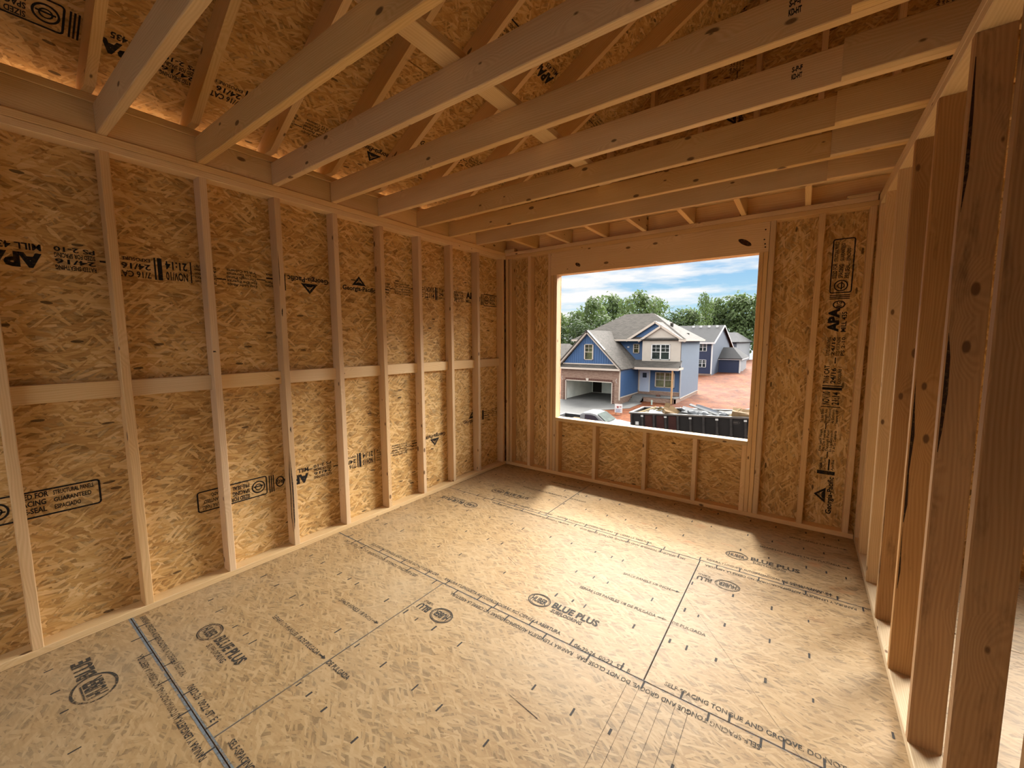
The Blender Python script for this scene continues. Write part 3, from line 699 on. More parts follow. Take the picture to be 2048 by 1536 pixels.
for k_ in range(11):
    a = ys[k_] + (.4064 if k_ else .533) - .0195; b = ys[k_] + .0195
    timber('blocking', (-.029, a, ZJ), (-.029, b, ZJ), (0, 0, 1), .140, .038, 'joist', f'blocking board between joist ends over the left wall, {ORD[k_]} from the far corner', 'blocking', 'blocking between joist ends')
timber('blocking', (-.029, ys[10] - .0195, ZJ), (-.029, YB + .01, ZJ), (0, 0, 1), .140, .038, 'joist', 'last blocking board over the left wall, behind the camera', 'blocking', 'blocking between joist ends')
timber('rafter_plate', (-.0455, YB + .01, ZB + .019), (-.0455, .089, ZB + .019), (1, 0, 0), .089, .038, 'joist', 'flat rafter plate on top of the joist ends along the left eave', 'rafter plate')
for k_, x in enumerate((.393, .800, 1.206, 1.585, 1.998, 2.392, 2.814)):
    timber('short_joist', (x + .019, -.466, ZJ), (x + .019, .05, ZJ), (0, 0, 1), .140, .038, 'joist',
           f'{ORD[k_]} short joist from the left between the last ceiling joist and the window wall', 'short joist', 'short joists over the window wall')
timber('rim_board', (-.09, .0695, ZJ), (XR, .0695, ZJ), (0, 0, 1), .140, .038, 'header', 'knotty rim board standing on the window wall plates behind the short joists', 'rim board')
timber('gable_plate', (.002, Yc, ZB + .019), (XR, Yc, ZB + .019), (0, 1, 0), .089, .038, 'joist', 'flat plate on the rim board carrying the gable studs', 'gable plate')
for k_, x in enumerate((.83, 1.237, 1.643, 2.05, 2.456, 2.863, 3.27, 3.676)):
    timber('gable_stud', (x, Yc, ZB + .038), (x, Yc, zr(x) - .02), (0, 1, 0), .089, .038, 'stud', f'{ORD[k_]} gable stud from the left, in the dark attic over the window wall', 'gable stud', 'gable studs in the attic')
timber('strongback', (1.603, -5.2, ZB + .019), (1.603, -.50, ZB + .019), (1, 0, 0), .100, .038, 'plate', 'flat brace board lying across the tops of the ceiling joists', 'brace board')
timber('scrap_block', (.005, .012, 2.521), (.135, .012, 2.521), (0, 1, 0), .07, .03, 'pale', 'short pale offcut left on the top plates in the far left corner', 'wood scrap')
timber('scrap_block', (3.06, .022, 2.517), (3.235, .022, 2.517), (0, 1, 0), .05, .022, 'pale', 'thin pale offcut on the top plates in the far right corner', 'wood scrap')
#==SPLIT2==
# ------------------------------------------------------------------ outdoors: ground and paving
G0 = -4.42
def gz(x, y):
    z = G0 + max(0, y - 46) * .027
    if y > 55: z = min(z, -3.6)
    f = max(0, 1 - abs(y - 19) / 6)
    return z + f * max(0, min(.4, (x + 4.6) * .058)) - max(0, 12 - y) * .0
gm = MB(); nx, ny = 150, 120; rg = random.Random(3)
xsg = [-70 + 100 * i / nx for i in range(nx + 1)]; ysg = [-3 + 125 * (j / ny) ** 1.5 for j in range(ny + 1)]
hh = {}
for i, x in enumerate(xsg):
    for j, y in enumerate(ysg):
        rough = .16 if (x > -5.8 and y > 24) else .02
        hh[i, j] = gz(x, y) + rg.uniform(-rough, rough)
for i in range(nx):
    for j in range(ny): gm.face([(xsg[a], ysg[b], hh[a, b]) for a, b in ((i, j), (i + 1, j), (i + 1, j + 1), (i, j + 1))])
g_ = struct('ground', gm, M['clay'])
for p in g_.data.polygons: p.use_smooth = True
dv = MB(); dv.box(-17.2, -10.95, 15.0, 32.0, -4.46, -4.375); dv.box(-26, 6, 9.0, 16.8, -4.6, -4.385)
dv.prism([(-10.95, 28.0, -4.375), (-9.2, 30.6, -4.375), (-9.25, 34.1, -4.375), (-10.6, 34.1, -4.375), (-10.95, 32, -4.375)], (0, 0, -.08))
struct('driveway', dv, M['concrete'])
M['bounce_pad'] = m_plain('sandy_bounce_pad', (.82, .55, .32), .9, .1, .1, 3)
sy = MB(); sy.box(-7.5, -.6, -9, 1.5, -4.5, -4.36); struct('eave_bounce_pad', sy, M['bounce_pad'])  # unseen bright pad added to bounce warm light up under the left eave

def siding(mb, y, xl, xr, z0, z1, course=.125, lip=.028, axis='y', d=-1, holes=()):
    """lap siding courses; xl, xr give the wall's outline at a height; d is the outward direction along axis"""
    n = max(1, round((z1 - z0) / course)); h = (z1 - z0) / n
    P = (lambda x, o, z: (x, y + d * o, z)) if axis == 'y' else (lambda x, o, z: (y + d * o, x, z))
    for i in range(n):
        za, zb = z0 + i * h, z0 + (i + 1) * h
        a0, b0, a1, b1 = xl(za), xr(za), xl(zb), xr(zb)
        if b0 - a0 < .02: continue
        a1, b1 = min(a1, b1), max(a1, b1)
        runs = [(a0, b0, a1, b1)]
        for hx0, hx1, hz0, hz1 in holes:                       # leave window openings free
            if hz0 < (za + zb) / 2 < hz1:
                a0, b0, a1, b1 = runs.pop(); runs += [(a0, hx0 + .03, a1, hx0 + .03), (hx1 - .03, b0, hx1 - .03, b1)]
        for a0, b0, a1, b1 in runs:
            q = [P(a0, lip, za), P(b0, lip, za), P(b1, .002, zb), P(a1, .002, zb)]
            w_ = [P(a0, .0, za), P(b0, .0, za), P(b0, lip, za), P(a0, lip, za)]
            if (axis == 'y') == (d > 0): q.reverse(); w_.reverse()
            mb.face(q); mb.face(w_)
def const(v): return lambda z: v
def lin(z0, v0, z1, v1): return lambda z: v0 + (v1 - v0) * (z - z0) / (z1 - z0)
def window(parent, y, x0, x1, z0, z1, cols=2, mat='trim_white', inside='dim', single=False):
    """double-hung window units with a muntin grid in the upper sash"""
    f = MB(); t = .055; yo = y - .05
    f.box(x0, x1, yo, y + .03, z1 - t, z1); f.box(x0, x1, yo, y + .03, z0, z0 + t)
    zm = (z0 + z1) / 2; n = cols; wdt = (x1 - x0) / n
    for i in range(n + 1): x = x0 + i * wdt; hw = t if 0 < i < n else t / 2 + .02; c = min(max(x, x0 + hw), x1 - hw); f.box(c - hw, c + hw, yo, y + .03, z0, z1)
    f.box(x0, x1, yo + .005, y + .03, zm - .025, zm + .025)
    for i in range(n): cx = x0 + (i + .5) * wdt; f.box(cx - .012, cx + .012, yo + .02, y + .02, zm, z1); 
    f.box(x0, x1, yo + .02, y + .02, (zm + z1) / 2 - .012, (zm + z1) / 2 + .012)
    fr = f.build('window', M[mat], parent)
    for i in range(n):
        p = MB(); p.box(x0 + i * wdt + t, x0 + (i + 1) * wdt - t, y - .016, y - .008, z0 + t, z1 - t)
        base = parent.location; o = p.build('pane', M['glass'], None); o.parent = fr; o.location = Vector(o.location) - base
    c = MB(); c.box(x0 - .1, x1 + .1, y + .55, y + .6, z0 - .1, z1 + .1); o = c.build('interior', M[inside], None); o.parent = fr; o.location = Vector(o.location) - parent.location
    return fr
def roof_quad(mb, a, b, c, d_, t=.12, mi=0):
    """a-b eave, d-c upper edge"""
    a, b, c, d_ = map(Vector, (a, b, c, d_)); L = (b - a).length; H = ((d_ + c) / 2 - (a + b) / 2).length; off = (c - d_).length
    du = (b - a).normalized(); 
    uvs = [(0, 0), (L, 0), ((c - a).dot(du), H), ((d_ - a).dot(du), H)]
    mb.face([a, b, c, d_], uvs, mi); n = (b - a).cross(d_ - a).normalized()
    lo = [p - n * t for p in (a, b, c, d_)]; mb.face(list(reversed(lo)), None, mi)
    for p, q, r, s_ in ((a, b, lo[1], lo[0]), (b, c, lo[2], lo[1]), (c, d_, lo[3], lo[2]), (d_, a, lo[0], lo[3])): mb.face([q, p, s_, r], None, mi)
def board(mb, a, b, w, t, wdir=(0, 0, 1)): mb.beam(a, b, wdir, w, t, .004)

# ------------------------------------------------------------------ the blue house opposite
hs = empty('house', (-11.0, 32.0, -4.42), 'two-storey blue house with brick garage front and beige gable bay across the drive', 'house')
b_ = MB(); xa, xb = -16.79, -10.64; oa, ob = -16.30, -11.37; zt_ = -1.22; zo = -2.34
b_.box(xa, oa, 32, 32.2, -4.45, zt_); b_.box(ob, xb, 32, 32.2, -4.45, zt_); b_.box(oa, ob, 32, 32.2, zo, zt_)
b_.box(xb - .2, xb, 32.2, 37.06, -4.45, -3.76)
b_.box(-9.55, -6.55, 35.45, 35.65, -4.45, -3.97); b_.box(xb, -6.55, 36.98, 37.1, -3.95, -3.5); b_.box(-6.67, -6.55, 35.45, 37.1, -4.45, -3.97); b_.box(-6.67, -6.55, 37.1, 45.2, -4.45, -4.05)
b_.build('brick_wall', M['brick'], hs)
bs_ = MB()
for i in range(13): z = -4.36 + i * .158; bs_.box(ob + .02, ob + .20, 31.97, 32.0, z, z + .085); bs_.box(oa - .20, oa - .02, 31.97, 32.0, z, z + .085)
for i in range(22): x = oa + .02 + i * .224; bs_.box(x, x + .2, 31.975, 32.0, zo + .02, zo + .20)
M['brick_dark'] = m_plain('dark_brick', (.085, .042, .032), .9, .2, .15)
bs_.build('brick_surround', M['brick_dark'], hs)
ks_ = MB(); ks_.prism([(-13.99, 31.93, zo - .02), (-13.80, 31.93, zo - .02), (-13.74, 31.93, zo + .24), (-14.05, 31.93, zo + .24)], (0, .06, 0)); ks_.build('keystone', M['trim'], hs)
gt = MB()
for x in (oa, ob - .08): gt.box(x, x + .08, 31.99, 32.22, -4.4, zo)
gt.box(oa, ob, 31.99, 32.22, zo - .08, zo)
gt.build('garage_jamb', M['trim'], hs)
gi = MB(); gi.box(-16.75, -16.6, 32.2, 39.2, -4.4, -1.9); gi.box(-16.6, -10.9, 39.0, 39.2, -4.4, -1.9); gi.box(-10.9, -10.75, 32.2, 39.2, -4.4, -1.9); gi.box(-16.75, -10.75, 32.2, 39.2, -1.9, -1.8)
gi.build('garage_interior', M['drywall'], hs)
gd = MB(); gd.box(-16.45, -15.4, 38.95, 39.0, -4.35, -2.4); gd.build('inner_door', M['dark'], hs)
gf = MB(); gf.box(-16.75, -10.75, 32.0, 39.2, -4.45, -4.39); gf.build('garage_floor', M['concrete'], hs)
# garage gable: board and batten
ga = MB(); A0, A1, AX, AZ, BZ = -16.55, -11.15, -13.93, 2.20, -.70
zg = lambda x: BZ + (AZ - BZ) * ((x - A0) / (AX - A0) if x < AX else (A1 - x) / (A1 - AX))
wx0, wx1, wz0, wz1 = -14.27, -13.39, -.30, 1.15
for poly in ([(A0, BZ), (wx0, BZ), (wx0, zg(wx0))], [(wx1, BZ), (A1, BZ), (wx1, zg(wx1))], [(wx0, BZ), (wx1, BZ), (wx1, wz0), (wx0, wz0)], [(wx0, wz1), (wx1, wz1), (wx1, zg(wx1)), (AX, AZ), (wx0, zg(wx0))]):
    ga.prism([(x, 32.06, z) for x, z in poly], (0, .1, 0))
for i in range(1, 23):
    x = A0 + i * .235
    if x > A1 - .05: break
    zt2 = BZ + (AZ - BZ) * ((x - A0) / (AX - A0) if x < AX else (A1 - x) / (A1 - AX))
    if not (-14.36 < x < -13.3): ga.box(x - .02, x + .02, 32.03, 32.07, BZ, zt2 - .02)
    else: ga.box(x - .02, x + .02, 32.03, 32.07, BZ, -.42); ga.box(x - .02, x + .02, 32.03, 32.07, 1.26, zt2 - .02)
ga.build('board_and_batten_gable', M['side_blue'], hs)
tr = MB()
def rake(pts, y, w=.24, t=.30):
    for p, q in zip(pts[:-1], pts[1:]): board(tr, (p[0], y, p[1]), (q[0], y, q[1]), w, t, (0, 0, 1))
rake([(-17.12, -.98), (-13.93, 2.36)], 31.82); rake([(-13.93, 2.36), (-10.50, -1.16)], 31.82)
tr.box(-16.6, -11.1, 31.98, 32.05, -.78, -.68)
tr.box(-17.0, -10.55, 31.60, 31.70, -1.26, -1.08)
tr.box(-10.72, -10.62, 31.96, 32.06, -4.0, -1.25)
tr.box(-10.62, -10.58, 32.1, 37.06, -3.80, -3.70)
window(hs, 32.04, -14.30, -13.36, -.33, 1.18, 1, 'trim', 'tan')
rr = MB()
roof_quad(rr, (-17.0, 31.62, -1.08), (-10.6, 31.62, -1.08), (-10.95, 32.08, -.78), (-16.75, 32.08, -.78), .04)
roof_quad(rr, (-10.36, 31.6, -1.12), (-10.36, 37.5, -1.12), (-13.93, 41.0, 2.52), (-13.93, 31.6, 2.52), .10)
roof_quad(rr, (-17.3, 41.0, -1.0), (-17.3, 31.6, -1.0), (-13.93, 31.6, 2.52), (-13.93, 41.0, 2.52), .10)
# main hip roof
ev, rz = 1.62, 4.45; e0, e1, f0, f1 = -17.95, -6.05, 36.45, 45.6; r0_, r1_ = (-13.6, 41.0, rz), (-10.45, 41.0, rz)
def hip(a, b, c=None, d_=None):
    a, b = Vector(a), Vector(b); pts = [a, b] + [Vector(q) for q in (c, d_) if q is not None]
    du = (b - a).normalized(); n = (b - a).cross(pts[2] - a).normalized(); dv_ = n.cross(du)
    uv = [((p - a).dot(du), (p - a).dot(dv_)) for p in pts]; rr.face(pts, uv); rr.face([p - n * .12 for p in reversed(pts)])
hip((e0, f0, ev), (e1, f0, ev), r1_, r0_); hip((e1, f0, ev), (e1, f1, ev), r1_); hip((e1, f1, ev), (e0, f1, ev), r0_, r1_); hip((e0, f1, ev), (e0, f0, ev), r0_)
# blue cross gable and the beige bay gable
roof_quad(rr, (-11.75, 41, 1.60), (-11.75, 36.55, 1.60), (-9.0, 36.55, 3.38), (-9.0, 41, 3.38), .08); roof_quad(rr, (-6.25, 36.55, 1.60), (-6.25, 41, 1.60), (-9.0, 41, 3.38), (-9.0, 36.55, 3.38), .08)
roof_quad(rr, (-10.5, 39.5, 1.52), (-10.5, 36.52, 1.52), (-8.42, 36.52, 2.96), (-8.42, 39.5, 2.96), .08); roof_quad(rr, (-6.2, 36.52, 1.52), (-6.2, 39.5, 1.52), (-8.42, 39.5, 2.96), (-8.42, 36.52, 2.96), .08)
# porch roof
roof_quad(rr, (-10.62, 35.15, -1.05), (-6.30, 35.15, -1.05), (-6.45, 37.0, -.42), (-11.0, 37.0, -.42), .06)
rr.build('shingle_roof', M['shingle'], hs)
rake([(-11.85, 1.48), (-9.0, 3.30)], 36.62, .20, .2); rake([(-9.0, 3.30), (-7.7, 2.47)], 36.62, .20, .2)
rake([(-10.60, 1.42), (-8.42, 2.88)], 36.60, .20, .20); rake([(-8.42, 2.88), (-6.15, 1.42)], 36.60, .20, .20)
tr.box(-15.5, -10.3, 36.38, 36.48, 1.46, 1.64); tr.box(e1 - .12, e1, f0, f1, 1.46, 1.62); tr.box(-6.7, e1, 36.38, 36.48, 1.40, 1.62)
tr.box(e0, e0 + .1, f0, f1, 1.46, 1.62); tr.box(e0, -15.5, 36.38, 36.48, 1.46, 1.64)
tr.box(-10.6, -6.3, 35.05, 35.17, -1.27, -1.05); tr.box(-6.42, -6.30, 35.1, 37.0, -1.25, -1.05)
for x in (-10.2, -6.66): tr.box(x, x + .1, 36.83, 36.87, -.50, 1.5)
tr.box(-10.2, -6.56, 36.82, 36.87, -.54, -.42)
tr.box(-10.64, -6.6, 37.0, 37.05, -3.56, -3.48); tr.box(-6.62, -6.52, 37.0, 37.08, -4.05, -.5); tr.box(-10.64, -10.54, 37.0, 37.06, -3.5, -1.25)
tr.box(-6.56, -6.50, 37.0, 45.2, -4.10, -4.03)
tr.build('trim_boards', M['trim'], hs)
sg_ = MB()
siding(sg_, 37.35, const(-14.2), const(-9.9), -.6, 1.5, holes=[(-11.33, -10.68, .22, 1.18)])
siding(sg_, 37.06, const(-10.64), const(-6.6), -3.5, -1.2, holes=[(-8.93, -7.07, -3.10, -1.60)])
siding(sg_, -10.64, const(32.1), const(37.06), -3.74, -1.2, axis='x', d=1)
siding(sg_, 36.85, lin(1.5, -11.5, 3.2, -9.05), lin(1.5, -6.5, 3.2, -8.95), 1.5, 3.2)
sg_.build('lap_siding', M['side_blue'], hs)
sg_ = MB(); siding(sg_, -6.55, const(36.85), const(45.2), -4.05, 1.5, axis='x', d=1); sg_.box(-17.75, -6.56, 44.9, 45.1, -4.4, 1.5); sg_.box(-17.75, -17.6, 39.4, 45, -4.4, 1.5); sg_.box(-17.6, -14.2, 39.4, 39.5, -4.4, 1.5)
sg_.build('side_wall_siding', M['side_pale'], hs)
sg_ = MB(); siding(sg_, 36.72, const(-10.2), const(-6.58), -.5, 1.5, holes=[(-9.30, -7.50, -.35, 1.15)]); siding(sg_, 36.72, lin(1.5, -10.2, 2.84, -8.5), lin(1.5, -6.6, 2.84, -8.34), 1.5, 2.84)
sg_.box(-10.2, -10.12, 36.75, 37.3, -.5, 1.45); sg_.box(-6.66, -6.58, 36.75, 37.3, -.5, 1.45); sg_.box(-10.2, -6.58, 36.75, 37.3, -.52, -.46); sg_.build('beige_bay', M['side_beige'], hs)
window(hs, 36.68, -9.30, -7.50, -.35, 1.15, 2, 'trim_white', 'dim')
window(hs, 37.30, -11.33, -10.68, .22, 1.18, 1, 'trim', 'tan')
window(hs, 37.02, -8.93, -7.07, -3.10, -1.60, 2, 'trim', 'tan')
dr = MB(); dr.box(-10.42, -9.50, 36.97, 37.03, -3.62, -1.55); dr.build('front_door', M['door'], hs)
dl = MB(); dl.box(-10.16, -9.76, 36.955, 36.975, -2.2, -1.72); dl.build('door_light', M['tint'], hs)
df = MB()
for x in (-10.5, -9.50): df.box(x, x + .08, 36.95, 37.03, -3.62, -1.5)
df.box(-10.5, -9.42, 36.95, 37.03, -1.55, -1.47); df.build('door_frame', M['trim_white'], hs)
po = MB(); po.box(-10.64, -6.5, 35.40, 37.0, -3.97, -3.88); po.build('porch_slab', M['concrete'], hs)
st = MB()
for i in range(3): st.box(-10.55, -9.55, 34.25 + .38 * i, 35.45, -4.42, -4.24 + .16 * i - .02)
st.build('front_steps', M['concrete'], hs)
pp = MB(); pp.beam((-6.87, 35.3, -4.42), (-6.87, 35.3, -1.26), (1, 0, 0), .14, .14, .01); pp.build('porch_post', M['post'], hs)
for x, y in ((-8.1, 39.3), (-6.95, 41.2)):
    v_ = MB(); z = 3.0 if x < -7.5 else 2.0; v_.box(x - .13, x + .13, y - .13, y + .13, z - .1, z + .28); v_.build('roof_vent', M['dark'], hs)
for x in (-16.62, -10.95):
    lw = MB(); lw.cyl((x, 31.97, -2.0), (x - .06, 31.9, -2.18), .012, n=6); lw.cyl((x - .06, 31.9, -2.18), (x + .05, 31.9, -2.4), .012, n=6)
    lw.build('loose_wire', M['trim_white'], hs)
ol = MB(); ol.box(-11.95, -11.75, 37.28, 37.33, .78, .92); ol.build('light_box', M['trim_white'], hs)

# ------------------------------------------------------------------ houses farther back
h2_ = empty('house', (-9.0, 65.0, -3.9), 'slate and navy house with charcoal gable roof behind the blue house', 'house')
m_ = MB(); siding(m_, 65.0, const(-16.5), const(-8.49), -3.7, 1.3, .2, .02, holes=[(-10.42, -9.28, -.15, 1.08), (-10.42, -9.28, -2.65, -1.45)]); m_.box(-16.5, -16.3, 65, 86, -3.9, 1.3); m_.build('front_siding', M['side_navy'], h2_)
m_ = MB(); siding(m_, -8.49, const(65.0), lin(-3.7, 86, 1.3, 82), -3.9, 1.3, .2, .02, 'x', 1); siding(m_, -8.49, lin(1.3, 65.1, 4.0, 73.4), lin(1.3, 82, 4.0, 73.6), 1.3, 4.0, .2, .02, 'x', 1); m_.build('side_siding', M['side_slate'], h2_)
rr = MB(); roof_quad(rr, (-17.0, 64.5, 1.25), (-8.1, 64.5, 1.25), (-8.1, 73.5, 4.15), (-17.0, 73.5, 4.15), .15); roof_quad(rr, (-8.1, 86.5, -.1), (-17.0, 86.5, -.1), (-17.0, 73.5, 4.15), (-8.1, 73.5, 4.15), .15)
rr.build('shingle_roof', M['shingle_dark'], h2_)
tr = MB(); tr.box(-17, -8.1, 64.4, 64.55, 1.0, 1.25); board(tr, (-8.12, 64.5, 1.15), (-8.12, 73.5, 4.02), .25, .08); board(tr, (-8.12, 73.5, 4.02), (-8.12, 86.4, -.2), .25, .08)
tr.box(-8.62, -8.45, 64.92, 65.08, -3.9, 1.1); tr.box(-8.36, -8.2, 71.8, 71.95, -3.9, -1.5); tr.build('white_trim', M['trim_white'], h2_)
window(h2_, 64.97, -10.42, -9.28, -.15, 1.08, 2, 'trim_white', 'dim'); window(h2_, 64.97, -10.42, -9.28, -2.65, -1.45, 2, 'trim_white', 'dim')
fb = MB(); fb.box(-16.5, -8.45, 64.9, 65.05, -4.1, -3.65); fb.build('brick_base', M['brick'], h2_)
for x in (-12.9, -11.7, -10.4, -9.15): v_ = MB(); v_.box(x - .16, x + .16, 72.2, 72.6, 3.7, 4.1); v_.build('roof_vent', M['trim_white'], h2_)
m_ = MB(); siding(m_, 71.0, const(-8.4), const(-5.3), -3.8, -1.45, .2, .02); m_.build('rear_room_front', M['side_navy'], h2_)
m_ = MB(); siding(m_, -5.3, const(71), const(80), -3.8, -1.45, .2, .02, 'x', 1); m_.build('rear_room_side', M['side_grey'], h2_)
tr = MB(); tr.box(-8.5, -5.1, 70.75, 70.9, -1.65, -1.4); tr.box(-5.1, -5.0, 70.8, 80.4, -1.65, -1.4); tr.box(-5.4, -5.22, 70.9, 71.05, -3.85, -1.6); tr.build('rear_room_trim', M['trim_white'], h2_)
rr = MB(); roof_quad(rr, (-8.5, 70.6, -1.4), (-4.95, 70.6, -1.4), (-6.9, 75, .35), (-8.4, 75, .35), .1); roof_quad(rr, (-4.95, 70.6, -1.4), (-4.95, 80.6, -1.4), (-6.9, 78, .35), (-6.9, 75, .35), .1); rr.build('rear_room_roof', M['shingle_dark'], h2_)

h3 = empty('house', (-9, 95, -3.8), 'far grey house with hipped charcoal roof, partly behind the slate house', 'house')
m_ = MB(); siding(m_, 95, const(-15), const(-8.75), -3.8, 1.25, .25, .02); m_.build('front_siding', M['side_slate'], h3)
m_ = MB(); siding(m_, -8.75, const(95), const(122), -3.8, 1.25, .25, .02, 'x', 1); m_.build('side_siding', M['side_grey'], h3)
rr = MB(); roof_quad(rr, (-15.5, 94.3, 1.2), (-8.2, 94.3, 1.2), (-10.7, 108, 3.5), (-15.5, 108, 3.5), .15); roof_quad(rr, (-8.2, 94.3, 1.2), (-8.2, 124, 1.2), (-10.7, 112, 3.5), (-10.7, 108, 3.5), .15); rr.build('shingle_roof', M['shingle_dark'], h3)
window(h3, 94.96, -10.6, -9.9, -.4, .9, 1, 'trim_white', 'dim')
h4 = empty('house', (-33, 55, -4.3), 'low grey roofed house at the left edge of the window view', 'house')
m_ = MB(); siding(m_, 55, const(-42), const(-30.6), -4.3, -1.6, .2, .02); m_.build('front_siding', M['side_grey'], h4)
rr = MB(); roof_quad(rr, (-43, 54.3, -1.7), (-28.9, 54.3, -1.7), (-30.6, 60, 1.0), (-43, 60, 1.0), .12); roof_quad(rr, (-28.9, 54.3, -1.7), (-28.9, 66, -1.7), (-30.6, 60.1, 1.0), (-30.6, 60, 1.0), .12); rr.build('shingle_roof', M['shingle'], h4)

# ------------------------------------------------------------------ roll-off dumpster with debris
TILT = math.radians(-3.35)
dp = empty('dumpster', (-4.62, 18.0, -4.36), 'long black roll-off dumpster heaped with building debris', 'dumpster'); dp.rotation_euler = (0, TILT, 0)
DL, DW, DH = 6.9, 2.3, 1.85
M['steel_rib'] = m_plain('scuffed_black_steel', (.017, .015, .014), .5, .2, .6, 5)
def dpart(name, mb, mat):
    o = mb.build(name, M[mat], None); off = o.location.copy(); o.parent = dp; o.location = off; return o
m_ = MB(); t = .05
m_.box(0, DL, 0, t, .12, DH); m_.box(0, DL, DW - t, DW, .12, DH); m_.box(0, t, 0, DW, .12, DH); m_.box(DL - t, DL, 0, DW, .12, DH); m_.box(0, DL, 0, DW, .08, .14)
dpart('steel_box', m_, 'steel_black')
m_ = MB(); q = .09
m_.box(-.06, DL + .06, -.06, q, DH - .02, DH + .06); m_.box(-.06, DL + .06, DW - q, DW + .06, DH - .02, DH + .06); m_.box(-.06, q, 0, DW, DH - .02, DH + .06); m_.box(DL - q, DL + .06, 0, DW, DH - .02, DH + .06)
dpart('top_rail', m_, 'steel_edge')
m_ = MB(); m_.box(0, DL, -.05, 0, .78, .84); dpart('side_rail', m_, 'steel_edge')
ribs = [.03 + .613 * i for i in range(12)]
for i, x in enumerate(ribs):
    m_ = MB(); m_.prism([(x - .03, 0, .12), (x + .13, 0, .12), (x + .10, -.09, .12), (x, -.09, .12)], (0, 0, DH - .15)); m_.box(x - .03, x + .13, -.10, 0, 1.0, 1.05); m_.box(x - .03, x + .13, -.10, 0, .8, .85)
    dpart('rib', m_, 'steel_rib')
for i in (1, 2, 3):
    m_ = MB(); x = ribs[i] + .17; m_.box(x, x + .40, -.012, -.001, .55, DH - .06); dpart('rust_patch', m_, 'rust')
for i in (1, 3, 5, 7, 9, 11):
    m_ = MB(); x = ribs[i] - .02; m_.box(x, x + .13, -.112, -.10, DH - .15, DH - .07); dpart('reflector_tag', m_, 'tag_white')
m_ = MB(); m_.box(.28, .46, -.013, -.001, 1.22, 1.40); dpart('notice_sticker', m_, 'tag_white')
m_ = MB(); m_.cyl((0, 0, 0), (0, .012, 0), .001)
kk = Ink(); kk.oval(0, 0, .20, .07, .012); kk.rect(-.12, -.012, .12, .02)
me = bpy.data.meshes.new('oval_emblem'); me.from_pydata([(5.15 + p[0], -.004, 1.62 + p[1]) for p in kk.v], [], kk.f); me.materials.append(M['steel_edge'])
oe = bpy.data.objects.new('oval_emblem', me); COL.objects.link(oe); oe.parent = dp
def dpos(x, y, z): c, s_ = math.cos(TILT), math.sin(TILT); return Vector((dp.location.x + x * c + z * s_, dp.location.y + y, dp.location.z - x * s_ + z * c))
M['card'] = m_plain('brown_cardboard', (.12, .078, .04), .9, .1, .15)
M['wood_scrap'] = m_plain('scrap_lumber', (.17, .125, .06), .8, .15, .2)
M['white_sheet'] = m_plain('white_siding_scrap', (.14, .145, .15), .6, .05, .08)
M['bluegrey'] = m_plain('blue_grey_scrap', (.10, .125, .17), .5, .3, .15)
M['plastic'] = m_plain('clear_plastic_wrap', (.085, .092, .10), .5, .08, .35, 5)
M['black_bag'] = m_plain('black_plastic', (.012, .012, .014), .35, .5)
fillm = MB()
rg = random.Random(11); n_ = 26; hgt = {}
for i in range(n_ + 1):
    for j in range(9):
        e_ = min(i, n_ - i, 2) / 2 * min(j, 8 - j, 2) / 2
        hgt[i, j] = DH - .26 + .30 * e_ + rg.uniform(-.09, .09)
for i in range(n_):
    for j in range(8):
        P_ = lambda a, b: (.08 + (DL - .16) * a / n_, .08 + (DW - .16) * b / 8, hgt[a, b]); fillm.face([P_(i, j), P_(i + 1, j), P_(i + 1, j + 1), P_(i, j + 1)])
M['rubble'] = m_plain('mixed_rubble', (.07, .068, .062), .8, .2, .75, 4)
o = fillm.build('rubble', M['rubble'], None); off = o.location.copy(); rub = o; o.location = dpos(0, 0, 0) + Vector((off.x * math.cos(TILT) + off.z * math.sin(TILT), off.y, -off.x * math.sin(TILT) + off.z * math.cos(TILT))); o.rotation_euler = (0, TILT, 0)
tag(o, 'mixed crumpled waste filling the dumpster under the boards', 'rubble', None, 'stuff')
